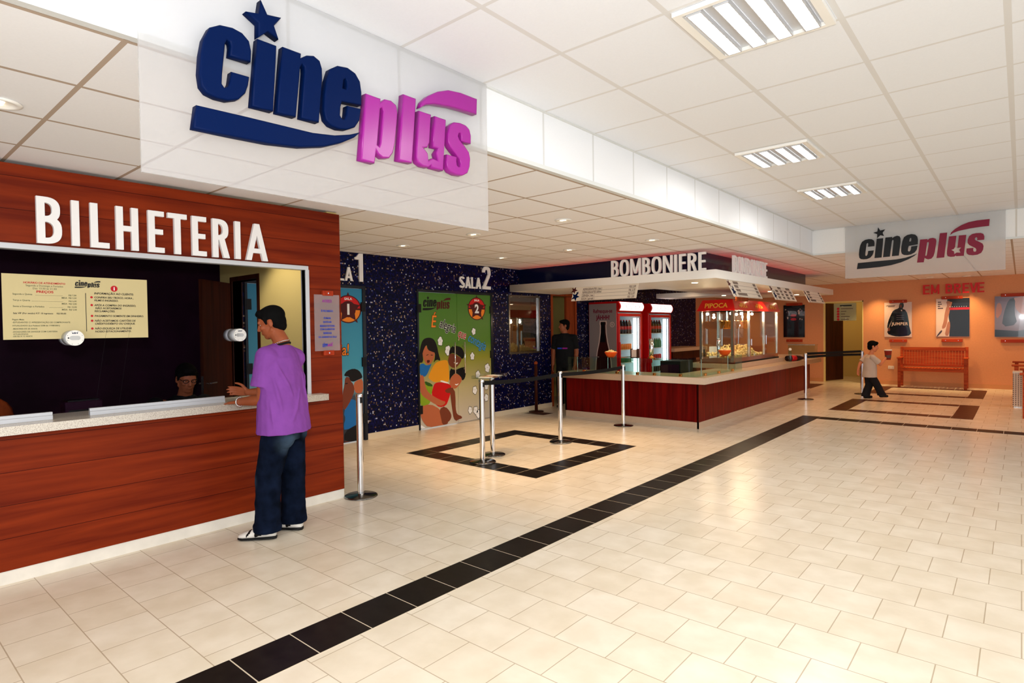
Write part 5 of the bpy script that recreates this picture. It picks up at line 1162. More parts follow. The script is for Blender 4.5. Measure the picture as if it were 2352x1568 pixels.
def art2(t, x0, x1, z0, z1):
    w, h = x1-x0, z1-z0; g = lambda *a, **k: PF(t, *a, x0=x0, z0=z0, w=w, h=h, **k)
    g('dark_field', [(.34, 1.0), (1.0, 1.0), (1.0, .0), (.40, .0), (.42, .30), (.38, .52), (.40, .68), (.34, .90)], 'poster_navy', it=0)
    g('figure', [(.30, .94), (.50, .94), (.46, .80), (.42, .70), (.40, .60), (.36, .52), (.34, .36), (.28, .22), (.16, .20), (.24, .42), (.26, .60), (.30, .74), (.34, .82)], 'poster_tan', k=2)
    g('leg', [(.26, .02), (.40, .02), (.44, .38), (.36, .40), (.32, .26)], 'poster_tan', k=2)
    g('blade', [(.0, .0), (.16, .18), (.20, .14), (.05, .0)], 'coffee_print', k=3)
    g('hair', [(.34, .99), (.70, .99), (.62, .92), (.44, .90)], 'black_ink', k=3)
    shape('red_band', [rect(x0+.40*w, z0+.70*h, x0+w, z0+.76*h)], frame((0, YB-.0236, 0), X, Z), .0004, 'red_ink', t)
    for k in range(8): shape('dot', [circ(x0+(.42+.07*k)*w, z0+.785*h, .008, 10)], frame((0, YB-.0236, 0), X, Z), .0004, 'white_ink', t)
    for k, s_ in enumerate(('ELE', 'VOLTA', 'NA', 'GUERRA.')): shape('text_line', [rect(x0+.05*w, z0+(.90-.055*k)*h, x0+(.05+.15*(.7, .85, .5, 1.1)[k])*w, z0+(.925-.055*k)*h)], frame((0, YB-.0226, 0), X, Z), .0004, 'coffee_print', t)
poster(-1.59, -.94, 1.23, 2.15, -1.48, -1.07, 'poster_pale', 'poster split pale and dark with a red band above the right half of the bench', art2)
def art3(t, x0, x1, z0, z1):
    w, h = x1-x0, z1-z0; g = lambda *a, **k: PF(t, *a, x0=x0, z0=z0, w=w, h=h, **k)
    g('cloud', [(.30, .98), (.98, .99), (.98, .55), (.60, .46), (.38, .62), (.34, .84)], 'sky_pink'); g('shape', [(.16, .60), (.24, .92), (.36, .96), (.34, .60), (.40, .30), (.12, .24)], 'poster_navy', k=2)
    g('lower', [(0, .0), (1, 0), (1, .22), (.6, .2), (.4, .14), (.0, .18)], 'poster_dark', k=2, it=0); g('haze', [(.02, .40), (.14, .62), (.10, .86), (.02, .80)], 'poster_tan', k=2)
    for c in (.80, .62, .44, .30): g('streak', [(.42, c), (.9, c+.015), (.96, c-.01), (.6, c-.015)], 'poster_navy', k=3)
poster(-.47, .55, 1.22, 2.16, -.36, .42, 'poster_grey', 'wide bluish grey landscape poster at the right edge of the back wall', art3)
def art4(t, x0, x1, z0, z1):
    w, h = x1-x0, z1-z0; rnd = random.Random(5)
    for k in range(16):
        a, b = rnd.choice([(.05, .25), (.62, .95)]); cx, cz = x0+rnd.uniform(a, b)*w, z0+rnd.uniform(.42, .92)*h; r = rnd.uniform(.010, .030)
        shape('highlight', [smooth_poly([(cx+r*rnd.uniform(.5, 1.2)*math.cos(q), cz+r*1.5*rnd.uniform(.4, 1.2)*math.sin(q)) for q in [2*PI*i/7 for i in range(7)]], 1)], frame((0, YB-.0226-.0002*k, 0), X, Z), .0004, rnd.choice(['poster_tan', 'poster_grey', 'poster_pale']), t)
    for c in (.64, .52): shape('red_mark', [smooth_poly([(x0+.33*w, z0+c*h), (x0+.62*w, z0+c*h), (x0+.60*w, z0+(c+.08)*h), (x0+.36*w, z0+(c+.08)*h)])], frame((0, YB-.0270, 0), X, Z), .0004, 'red_ink', t)
poster(-5.14, -4.58, 1.22, 2.12, -5.06, -4.64, 'poster_dark', 'nearly black poster with red mark seen behind the popcorn machine', art4)
t = thing('wall_socket', 'pale double socket plate low on the back wall left of the bench', 'socket', (-2.53, YB, .42)); MB().box(-2.60, -2.47, YB-.012, YB, .40, .48).build('plate', 'menu_board', t, bevel=.003); MB().box(-2.585, -2.545, YB-.016, YB-.012, .42, .46).build('outlet', 'poster_pale', t); MB().box(-2.525, -2.485, YB-.016, YB-.012, .42, .46).build('outlet', 'poster_pale', t)

def bench_proto():
    L, D = 1.36, .52
    t = thing('slatted_bench', 'x', 'bench', (0,0,0), 'slatted wooden benches')
    for x_ in (-L/2, L/2-.06):
        MB().box(x_, x_+.06, -D, -D+.06, 0, .70).build('front_leg', 'bench_wood', t, bevel=.004)
        mb = MB(); mb.loft([[Vector((x_, -.09, 0)), Vector((x_+.06, -.09, 0)), Vector((x_+.06, -.03, 0)), Vector((x_, -.03, 0))], [Vector((x_, -.09, .46)), Vector((x_+.06, -.09, .46)), Vector((x_+.06, -.03, .46)), Vector((x_, -.03, .46))], [Vector((x_, -.05, .98)), Vector((x_+.06, -.05, .98)), Vector((x_+.06, .0, .98)), Vector((x_, .0, .98))]]); mb.build('rear_leg', 'bench_wood', t, bevel=.004)
        MB().box(x_-.015, x_+.075, -D-.04, -.05, .70, .735).build('armrest', 'bench_wood', t, bevel=.008)
        MB().box(x_+.012, x_+.048, -D+.06, -.09, .38, .44).build('side_rail', 'bench_wood', t)
    mb = MB(); mb.box(-L/2+.06, L/2-.06, -.075, -.035, .89, .97); mb.box(-L/2+.06, L/2-.06, -.09, -.05, .50, .55)
    n = 21
    for k in range(n): x_ = -L/2+.075+(L-.15-.050)*k/(n-1); mb.loft([[Vector((x_, -.08, .55)), Vector((x_+.050, -.08, .55)), Vector((x_+.050, -.062, .55)), Vector((x_, -.062, .55))], [Vector((x_, -.064, .89)), Vector((x_+.050, -.064, .89)), Vector((x_+.050, -.046, .89)), Vector((x_, -.046, .89))]])
    mb.build('backrest', 'bench_wood', t)
    mb = MB(); mb.box(-L/2+.06, L/2-.06, -D, -D+.03, .40, .47); mb.box(-L/2+.06, L/2-.06, -.12, -.09, .40, .46)
    n = 19
    for k in range(n): x_ = -L/2+.065+(L-.13-.05)*k/(n-1); mb.box(x_, x_+.05, -D, -.09, .46, .48)
    mb.build('seat', 'bench_wood', t)
    return t
b1 = bench_proto(); b1.location = (-1.63, 17.78, 0); b1['label'] = 'red-brown slatted wooden bench with arms against the back wall under two posters'
b2_ = copy_tree(b1); b2_.location = (.42, 15.7, 0); b2_.rotation_euler = (0, 0, -PI/2); b2_['label'] = 'slatted wooden bench at the right edge behind the white perforated panel'
b3_ = copy_tree(b1); b3_.location = (.54, 13.25, 0); b3_.rotation_euler = (0, 0, -PI/2); b3_['label'] = 'slatted wooden bench cut by the right edge in front of the white perforated panel'
t = thing('perforated_bin', 'white perforated square bin between the benches at the right edge', 'bin', (.1, 14.35, 0))
MB().box(-.115, .35, 14.13, 14.6, .02, .63).build('body', 'perforated_white', t, bevel=.004); MB().box(-.10, .33, 14.15, 14.58, 0, .02).build('foot', 'steel', t); MB().box(-.118, .353, 14.127, 14.603, .63, .645).build('rim', 'white_enamel', t)

# ================================================================ ceiling fittings
def troffer(x0, y0, label, lit=90):
    t = thing('ceiling_light', label, 'ceiling light', (x0+.3, y0+.3, HT-.03), 'square fluorescent ceiling lights')
    x1, y1 = x0+.6146, y0+.625; z = HT-.002
    mb = MB(); mb.box(x0+.02, x1-.02, y0+.016, y0+.04, z-.022, z); mb.box(x0+.02, x1-.02, y1-.04, y1-.016, z-.022, z); mb.box(x0+.02, x0+.06, y0+.04, y1-.04, z-.022, z); mb.box(x1-.06, x1-.02, y0+.04, y1-.04, z-.022, z)
    mb.build('frame', 'white_enamel', t)
    MB().box(x0+.06, x1-.06, y0+.04, y1-.04, z-.004, z-.001).build('reflector', 'aluminium', t)
    for k in range(4):
        xc = x0+.115+.128*k; l = MB().box(xc-.030, xc+.030, y0+.05, y1-.05, z-.018, z-.006).build('lamp_louvre', 'lamp_white', t)
        mb = MB()
        for xx in (xc-.036, xc+.031): mb.box(xx, xx+.005, y0+.045, y1-.045, z-.028, z-.006)
        for j in range(12): y_ = y0+.06+(y1-y0-.12)*j/11; mb.box(xc-.031, xc+.031, y_-.002, y_+.002, z-.026, z-.016)
        for yy in (y0+.045, y1-.05): mb.box(xc-.031, xc+.031, yy, yy+.005, z-.028, z-.006)
        mb.build('louvre_blades', 'aluminium', l)
    area_light('ceiling_light_glow', (x0+.307, y0+.312, HT-.04), (0, 0, 0), .5, .5, lit, (1.0, .97, .92))
troffer(-1.2837, 2.6524, 'nearest square ceiling light, cut by the top of the view', 26)
troffer(-1.898, 5.1524, 'middle square ceiling light above the hall', 22)
troffer(-1.898, 7.0274, 'farthest square ceiling light, before the far sign', 20)
for x_, y_ in ((1.2, 1.4), (1.2, -1.7), (-1.2, -1.6), (1.8, 5.4)): area_light('ceiling_light_glow', (x_, y_, HT-.03), (0, 0, 0), .5, .5, 14, (1.0, .98, .95))
def downlight(x, y, label, power, color=WARM2, ang=95, z=HL, aim=None):
    t = thing('downlight', label, 'downlight', (x, y, z-.012), 'recessed downlights')
    MB().lathe([(.055, -.001), (.085, -.001), (.088, -.006), (.075, -.012), (.06, -.010), (.055, -.004)], (x, y, z), 28).build('ring', 'white_enamel', t, True)
    for dx in (-.018, .018): MB().cyl((x+dx, y, z-.006), (x+dx, y, z-.001), .016, n=14).build('lamp', 'halogen', t)
    spot_light('downlight_beam', (x, y, z-.03), power, color, ang, .9, aim or (x, y, 0))
nm_ = {-6.08: 'nearest the mosaic wall', -4.81: 'in the middle row', -3.54: 'nearest the soffit'}
for y_, w_ in ((4.95, 'over the near side of the dark square'), (6.87, 'over the far side of the dark square')):
    for x_ in (-6.08, -4.81, -3.54): downlight(x_, y_, 'small round downlight %s, %s' % (nm_[x_], w_), 150, (1.0, .64, .34), 66)
downlight(-3.66, .58, 'small round downlight cut by the left edge above the ticket window', 30)
for x_, y_, l_ in ((-2.80, 17.45, 'small round downlight shining on the wall left of the coat poster'), (-1.66, 17.2, 'small round downlight in front of the letters EM'), (-.98, 17.5, 'small round downlight in front of the letters BREVE')): downlight(x_, y_, l_, 110, (1.0, .68, .30), 84, HL, (x_, YB-.22, .4))
# other halogen lamps of the same rows, outside the view or hidden
for x_, y_ in ((-.2, 17.0), (1.4, 17.0), (-4.4, 16.6), (-2.4, 14.2), (-.6, 14.4), (1.4, 14.0), (-2.3, 11.8), (-.3, 12.0), (1.8, 11.6), (-5.6, 14.6)): spot_light('downlight_beam', (x_, y_, HL-.03), 50, WARM, 120, .9, (x_, y_, 0))
for x_, y_ in ((-6.0, 10.9), (-5.4, 12.0)): spot_light('downlight_beam', (x_, y_, 2.5), 12, WARM2, 120, .9, (x_, y_, 0))

# ================================================================ people
def body(mb, name, material, parent, vox=.007, smooth=4, disp=0.0, dscale=.12):
    """one continuous surface grown over the collected limbs"""
    o = mb.build(name, material, parent, True, keep_origin=False, recalc=False)
    r = o.modifiers.new('skin', 'REMESH'); r.mode = 'VOXEL'; r.voxel_size = vox; r.use_smooth_shade = True
    s = o.modifiers.new('smooth', 'SMOOTH'); s.iterations = smooth; s.factor = .5
    if disp:
        tx = bpy.data.textures.get('folds') or bpy.data.textures.new('folds', 'CLOUDS'); tx.noise_scale = dscale
        d = o.modifiers.new('folds', 'DISPLACE'); d.texture = tx; d.strength = disp; d.mid_level = .5; d.texture_coords = 'GLOBAL'
    return o
V3 = Vector
def oriented(f):
    f = V3(f).normalized(); l = Z.cross(f).normalized(); return f, l, f.cross(l)
def head_shape(mb, c, f, s=1.0, tilt=0.0):
    """skull, jaw, face front, nose, lips, brow and ears round the head centre c, looking along f; eyes at half height"""
    f, l, u = oriented(f)
    if tilt: R = Matrix.Rotation(tilt, 3, l); f = R @ f; u = R @ u
    R = Matrix((f, l, u)).transposed()
    P = lambda a, b, d: c+(f*a+l*b+u*d)*s
    mb.ell(P(-.008, 0, .028), (.096*s, .076*s, .092*s), R, 22, 14)
    mb.ell(P(.022, 0, -.035), (.068*s, .060*s, .080*s), R, 20, 12)
    mb.ell(P(.052, 0, -.088), (.030*s, .032*s, .026*s), R)
    mb.cap(P(.0, .052, -.055), P(.045, .022, -.088), .020*s, .020*s); mb.cap(P(.0, -.052, -.055), P(.045, -.022, -.088), .020*s, .020*s)
    mb.cap(P(.088, 0, .012), P(.104, 0, -.026), .009*s, .0135*s); mb.ell(P(.095, .011, -.030), .009*s); mb.ell(P(.095, -.011, -.030), .009*s)
    mb.ell(P(.083, 0, -.055), (.012*s, .023*s, .007*s), R); mb.ell(P(.081, 0, -.066), (.012*s, .020*s, .007*s), R)
    mb.cap(P(.076, .045, .026), P(.086, .012, .024), .010*s); mb.cap(P(.076, -.045, .026), P(.086, -.012, .024), .010*s)
    mb.ell(P(.062, .038, -.02), (.024*s, .022*s, .02*s), R); mb.ell(P(.062, -.038, -.02), (.024*s, .022*s, .02*s), R)
    for sg in (1, -1): mb.ell(P(.0675, .031*sg, .0145), (.0135*s, .0155*s, .0125*s), R)
    for sg in (1, -1):
        mb.ell(P(-.008, .078*sg, -.006), (.018*s, .008*s, .031*s), R); mb.ell(P(-.004, .074*sg, -.026), (.011*s, .007*s, .012*s), R)
    return P, R
def hair_cap(c, f, s, parent, material='hair', tilt=0.0, spikes=0, low=-.06):
    f, l, u = oriented(f)
    if tilt: R0 = Matrix.Rotation(tilt, 3, l); f = R0 @ f; u = R0 @ u
    R = Matrix((f, l, u)).transposed(); P = lambda a, b, d: c+(f*a+l*b+u*d)*s
    mb = MB(); mb.ell(P(-.018, 0, .052), (.100*s, .083*s, .082*s), R, 22, 14); mb.ell(P(-.045, 0, .005), (.066*s, .078*s, .080*s), R, 20, 12)
    mb.ell(P(-.055, 0, -.035), (.048*s, .060*s, .050*s), R); mb.ell(P(.045, 0, .088), (.050*s, .062*s, .032*s), R)
    for sg in (1, -1): mb.cap(P(.028, .072*sg, .05), P(.022, .074*sg, .0), .014*s, .008*s)
    rnd = random.Random(4)
    for k in range(spikes): a, b = rnd.uniform(-.08, .07), rnd.uniform(-.06, .06); p = P(a, b, .118-abs(a)*.35-abs(b)*.3); mb.cap(p, p+(f*rnd.uniform(-.01, .02)+u*.022+l*rnd.uniform(-.01, .01))*s, .009*s, .004*s)
    return body(mb, 'hair', material, parent, .006*s, 2, .004, .03)
def eyes(P, R, s, parent):
    for sg in (1, -1):
        e = MB().ell(P(.0665, .031*sg, .007), .0118*s, None, 14, 10).build('eye', 'eye_white', parent, True); MB().ell(P(.0735, .031*sg, .004), .0058*s, None, 10, 8).build('iris', 'hair', e, True)
def hand(mb, w, d, n, side, s=1.0, curl=(.25, .3, .35, .4), spread=.012, thumb=.6):
    """palm and five fingers from the wrist w along d; n is the back of the hand; side = direction of the thumb"""
    d, n = V3(d).normalized(), V3(n).normalized(); t = V3(side); t = (t-d*t.dot(d)).normalized(); n = d.cross(t) if d.cross(t).dot(n) > 0 else t.cross(d)
    K = w+d*.085*s
    for q in (-.028, -.010, .010, .028): mb.cap(w+d*.012*s+t*q*.6*s, K+t*q*s, .014*s, .0115*s)
    for i, q in enumerate((.030, .010, -.010, -.029)):
        L = (.075, .084, .078, .060)[i]*s; p = K+t*q*s; dd = (d+t*spread*8*(q)).normalized(); c = curl[i]
        a = p; dirn = dd
        for k, fr in enumerate((.45, .32, .26)):
            dirn = (dirn-n*c*(.7+.3*k)).normalized(); b = a+dirn*L*fr; mb.cap(a, b, (.0092-.0009*k)*s, (.0085-.0010*k)*s, 10); a = b
    a = w+d*.022*s+t*.026*s; b = a+(d*.55+t*.75-n*.2).normalized()*.040*s; c_ = b+(d*.9+t*.35-n*thumb*.4).normalized()*.030*s; e = c_+(d*1.0+t*.1-n*thumb*.4).normalized()*.024*s
    mb.cap(w+d*.015*s+t*.012*s, a, .015*s, .015*s); mb.chain([a, b, c_, e], [.0135*s, .0115*s, .0098*s, .0078*s], 10)

def rings(path, prof, f, l, n=20):
    """elliptical loft: path of centres, prof of (half depth along f, half width along l)"""
    return [[c+f*(a*math.cos(2*PI*i/n))+l*(b*math.sin(2*PI*i/n)) for i in range(n)] for c, (a, b) in zip(path, prof)]

# ---- man in the purple shirt leaning on the ticket shelf
def build_man():
    t = thing('person', 'man in a purple T-shirt and dark jeans leaning on the ticket shelf, seen from behind', 'person', (-4.33, 2.27, 0))
    f = V3((-.83, -.56, 0)).normalized(); l = Z.cross(f)
    pel = V3((-4.275, 2.285, .88)); chest = V3((-4.285, 2.275, 1.24)); neck = V3((-4.272, 2.285, 1.455))
    hc = V3((-4.335, 2.245, 1.622))
    shL = V3((-4.222, 2.135, 1.375)); shR = V3((-4.315, 2.435, 1.352))
    elL = V3((-4.262, 2.125, 1.055)); wrL = V3((-4.548, 2.078, 1.022))
    elR = V3((-4.53, 2.36, 1.08)); wrR = V3((-4.69, 2.22, 1.075))
    hf = V3((-.66, -.75, 0)).normalized()
    mb = MB(); P, R = head_shape(mb, hc, hf, 1.0, math.radians(17))
    mb.chain([neck-Z*.03, neck+Z*.03, hc+V3((.012, .012, -.045))], [.066, .058, .056])
    mb.ell(chest+Z*.05, (.10, .16, .18), Matrix((f, l, Z)).transposed()); mb.ell(pel+Z*.02, (.10, .15, .13), Matrix((f, l, Z)).transposed()); mb.cap(pel, chest, .12, .12)
    mb.cap(chest+Z*.14, shL, .07, .055); mb.cap(chest+Z*.14, shR, .07, .055); mb.cap(chest+Z*.15, neck, .08, .065)
    for a, b, c in ((shL, elL, wrL), (shR, elR, wrR)):
        mb.cap(a, b, .055, .043); m_ = b.lerp(c, .3); mb.chain([b, m_, c], [.043, .042, .027]); 
    hd = V3((-4.665, 2.055, 1.008))-wrL
    hand(mb, wrL, hd, V3((.1, .1, 1)), V3((-.2, .9, 0)), 1.0, (.10, .08, .10, .12), .02, .5)
    hand(mb, wrR, V3((-.82, -.55, .12)), V3((.1, -.1, 1)), V3((0, -.2, .9)), 1.0, (.12, .2, .28, .35), .02, .4)
    for hp, kn, an in ((pel+l*.085, V3((-4.30, 2.185, .47)), V3((-4.318, 2.168, .08))), (pel-l*.085, V3((-4.335, 2.385, .47)), V3((-4.36, 2.40, .08)))):
        mb.chain([hp, kn, an], [.08, .055, .04])
    bo = body(mb, 'body', 'skin', t, .0055, 3)
    eyes(P, R, 1.0, t)
    hair_cap(hc, hf, 1.0, t, 'hair', math.radians(17), 26)
    # T-shirt
    mb = MB(); W = Matrix((f, l, Z)).transposed()
    path = [V3((-4.268, 2.292, .80)), V3((-4.272, 2.288, .95)), V3((-4.278, 2.283, 1.10)), V3((-4.28, 2.28, 1.25)), V3((-4.278, 2.282, 1.36)), V3((-4.272, 2.285, 1.42)), V3((-4.27, 2.285, 1.455))]
    mb.loft(rings(path, [(.185, .245), (.17, .228), (.155, .215), (.145, .21), (.122, .178), (.085, .12), (.060, .072)], f, l))
    mb.ell(shL+V3((.0, .02, -.02)), (.085, .085, .075)); mb.ell(shR+V3((0, -.03, -.03)), (.072, .072, .06))
    mb.chain([chest+Z*.17+l*.06, shL+Z*.012], [.06, .058]); mb.chain([chest+Z*.17-l*.06, shR+Z*.012], [.06, .058])
    sl = shL.lerp(elL, .68); sr = shR.lerp(elR, .62)
    mb.cap(shL, shL.lerp(elL, .5), .076, .083); mb.cyl(shL.lerp(elL, .3), sl, .080, .092, 18); mb.cap(shR-Z*.012, shR.lerp(elR, .5), .064, .076); mb.cyl(shR.lerp(elR, .3), sr, .08, .088, 18)
    def surf(z_, th, o=.0):
        pr = [(.80, .185, .245), (.95, .17, .228), (1.10, .155, .215), (1.25, .145, .21), (1.36, .122, .178), (1.42, .085, .12)]
        for (za, fa, la), (zb, fb, lb) in zip(pr, pr[1:]):
            if za <= z_ <= zb: q = (z_-za)/(zb-za); return V3((-4.275, 2.285, z_))+f*((fa+(fb-fa)*q+o)*math.cos(math.radians(th)))+l*((la+(lb-la)*q+o)*math.sin(math.radians(th)))
    for folds in (((1.34, 112), (1.26, 124), (1.17, 140), (1.08, 152)), ((1.27, 100), (1.15, 112), (1.02, 122), (.92, 126)), ((1.12, 176), (1.0, 162), (.90, 146), (.84, 132)), ((1.24, 196), (1.10, 204), (.96, 206), (.84, 206)), ((1.05, 98), (.95, 104), (.85, 108)), ((1.32, 236), (1.2, 224), (1.08, 220))):
        pts = [surf(a, b, -.004) for a, b in folds]; mb.chain(pts, [.006]+[.016]*(len(pts)-2)+[.008], 8)
    sh = body(mb, 'shirt', 'shirt_purple', t, .007, 6, .014, .12)
    # collar band and chain
    cb = MB(); q = [neck+f*(.060*math.cos(a))+l*(.068*math.sin(a))+Z*(-.004-.022*math.cos(a)) for a in [2*PI*i/26 for i in range(26)]]; cb.tube(q+[q[0]], .0095, 8); cb.build('collar', 'black_cloth', sh, True)
    cb = MB(); q = [neck+f*(.060*math.cos(a))+l*(.063*math.sin(a))+Z*(.016-.022*math.cos(a)) for a in [2*PI*i/26 for i in range(26)]]; cb.tube(q+[q[0]], .0035, 6); cb.build('neck_chain', 'chrome', t, True)
    # bracelet watch on the left wrist
    d = (wrL-elL).normalized(); a_ = d.orthogonal().normalized(); b_ = d.cross(a_); wc = wrL-d*.018
    cb = MB(); q = [wc+(a_*math.cos(k)+b_*math.sin(k))*.034 for k in [2*PI*i/20 for i in range(20)]]; cb.tube(q+[q[0]], .007, 8); cb.build('wrist_watch', 'chrome', t, True)
    # jeans
    mb = MB()
    mb.loft(rings([V3((-4.272, 2.288, .98)), V3((-4.27, 2.29, .88)), V3((-4.268, 2.292, .80)), V3((-4.272, 2.29, .74))], [(.105, .16), (.125, .172), (.136, .182), (.12, .17)], f, l))
    for sg, kn, an in ((1, V3((-4.305, 2.180, .47)), V3((-4.312, 2.165, .12))), (-1, V3((-4.33, 2.392, .47)), V3((-4.36, 2.405, .12)))):
        hp = V3((-4.27, 2.29, .80))+l*.095*sg
        pts = [hp, hp.lerp(kn, .5), kn, kn.lerp(an, .5), an, an-Z*.035, an-Z*.065]
        mb.loft(rings(pts, [(.118, .096), (.108, .092), (.095, .088), (.092, .085), (.096, .088), (.106, .096), (.104, .094)], f, l, 18))
        mb.ell(hp-f*.045-Z*.03, (.09, .085, .09))
        mb.ell(an-Z*.02+f*.012, (.105, .095, .03)); mb.ell(an+Z*.05, (.099, .09, .028))
    jn = body(mb, 'jeans', 'denim', t, .007, 4, .014, .07)
    # faded patches on the seat and thigh, part of the cloth
    # shoes
    for nm_, heel, toe in (('l', V3((-4.262, 2.205, 0)), V3((-4.452, 2.010, 0))), ('r', V3((-4.285, 2.432, 0)), V3((-4.470, 2.325, 0)))):
        d = (toe-heel).normalized(); s_ = Z.cross(d); L = (toe-heel).length
        def ring(x, w, z0, z1, n=16):
            c = heel+d*x*L; return [c+s_*(w*math.cos(2*PI*i/n))+Z*((z0+z1)/2+(z1-z0)/2*math.sin(2*PI*i/n)) for i in range(n)]
        mb = MB(); mb.loft([ring(-.01, .022, .02, .06), ring(.06, .040, .012, .095), ring(.25, .045, .012, .105), ring(.45, .045, .012, .090), ring(.65, .050, .012, .070), ring(.85, .046, .012, .054), ring(.97, .028, .014, .040), ring(1.0, .010, .018, .032)]); so = mb.build('shoe', 'shoe_white', t, True)
        mb = MB(); mb.loft([ring(-.02, .020, 0, .024), ring(.05, .044, 0, .030), ring(.3, .047, 0, .022), ring(.5, .046, 0, .020), ring(.7, .053, 0, .022), ring(.88, .048, 0, .020), ring(1.0, .022, .002, .020), ring(1.02, .008, .005, .016)]); mb.build('sole', 'shoe_black', so, True)
        for a, b in ((.36, .52), (.60, .74)):
            mb = MB(); mb.loft([ring(a-.02, .0462, .020, .098-.05*a), ring((a+b)/2, .0478, .018, .102-.05*a), ring(b, .0505, .016, .096-.05*b)]); mb.build('stripe', 'shoe_black', so, True)
    return t
build_man()

# ---- boy walking with a popcorn cup
def build_boy():
    bx = V3((-2.365, 14.30, 0)); f = V3((.80, .58, 0)).normalized(); l = Z.cross(f)
    t = thing('person', 'small boy in a pale T-shirt and dark trousers walking past the post, holding a cup', 'person', (bx.x, bx.y, 0))
    B = lambda a, b, z: bx+f*a+l*b+Z*z
    hc = B(.02, 0, 1.085); s = .92; ff = (f-l*.35).normalized()
    mb = MB(); P, R = head_shape(mb, hc, ff, s, math.radians(8))
    neck = B(-.02, 0, .925); chest = B(-.04, 0, .78); pel = B(-.04, 0, .54)
    mb.chain([neck, hc-Z*.05], [.042, .042]); mb.cap(pel, chest, .085, .09); mb.cap(chest, neck, .09, .045)
    shL, shR = B(-.03, .13, .87), B(-.05, -.13, .87)
    elR, wrR = B(.09, -.15, .72), B(.235, -.09, .86); elL, wrL = B(-.16, .16, .73), B(-.20, .17, .58)
    mb.cap(chest+Z*.06, shL, .05, .042); mb.cap(chest+Z*.06, shR, .05, .042)
    for a, b, c in ((shL, elL, wrL), (shR, elR, wrR)): mb.chain([a, b, c], [.040, .032, .022])
    hand(mb, wrR, V3((f.x*.8, f.y*.8, .45)), V3(l)*-1, Z, .72, (.35, .4, .45, .5), .02, .6)
    hand(mb, wrL, V3((0, 0, -1)), l, f, .72, (.25, .3, .35, .4), .02, .4)
    kL, aL = B(.10, .07, .30), B(-.02, .07, .06); kR, aR = B(.10, -.07, .31), B(.235, -.07, .10)
    for h_, k_, a_ in ((pel+l*.06, B(-.02, .07, .29), B(-.09, .07, .06)), (pel-l*.06, B(.05, -.07, .30), B(.14, -.07, .085))): mb.chain([h_, k_, a_], [.062, .045, .034])
    body(mb, 'body', 'skin_light', t, .006, 3); eyes(P, R, s, t); hair_cap(hc, ff, s*1.03, t, 'hair', math.radians(8), 10)
    mb = MB(); mb.loft(rings([B(-.05, 0, .45), B(-.045, 0, .60), B(-.04, 0, .75), B(-.03, 0, .86), B(-.02, 0, .92)], [(.135, .155), (.125, .145), (.115, .145), (.095, .135), (.05, .06)], f, l))
    for a, b in ((shL, elL), (shR, elR)): mb.cap(a, a.lerp(b, .45), .055, .058); mb.cyl(a.lerp(b, .2), a.lerp(b, .78), .056, .066, 16)
    body(mb, 'shirt', 'shirt_grey', t, .008, 4, .012, .08)
    mb = MB(); mb.loft(rings([B(-.045, 0, .56), B(-.04, 0, .48), B(-.035, 0, .43)], [(.10, .12), (.108, .128), (.09, .12)], f, l))
    for sg, k_, a_ in ((1, B(-.02, .07, .29), B(-.095, .07, .07)), (-1, B(.055, -.07, .30), B(.155, -.07, .10))):
        hp = B(-.035, .062*sg, .47); mb.loft(rings([hp, hp.lerp(k_, .5), k_, k_.lerp(a_, .5), a_, a_-Z*.03], [(.088, .072), (.085, .072), (.08, .07), (.08, .068), (.085, .07), (.085, .07)], f, l, 16))
    body(mb, 'trousers', 'dark_trousers', t, .007, 3, .010, .06)
    for c, zz in ((B(-.075, .07, 0), 0), (B(.17, -.07, .03), .03)):
        mb = MB(); mb.ell(c+Z*.035, (.045, .045, .035)); mb.cap(c+Z*.035-f*.03, c+f*.09+Z*.028, .036, .028); body(mb, 'shoe', 'shoe_black', t, .006, 2)
    c = B(.275, -.085, .815)
    cu = thing('popcorn_cup', 'printed paper popcorn cup held up in the hand of the small boy', 'cup', (c.x, c.y, c.z))
    MB().lathe([(.048, 0), (.068, .19), (.070, .192), (.064, .19), (.046, .01)], c, 26).build('cup', 'cup_red', cu, True); MB().lathe([(.072, .186), (.074, .20), (.066, .212)], c, 26).build('lid', 'menu_board', cu, True); MB().lathe([(.0535, .035), (.0595, .095)], c, 26).build('printed_band', 'menu_ink', cu)
build_boy()

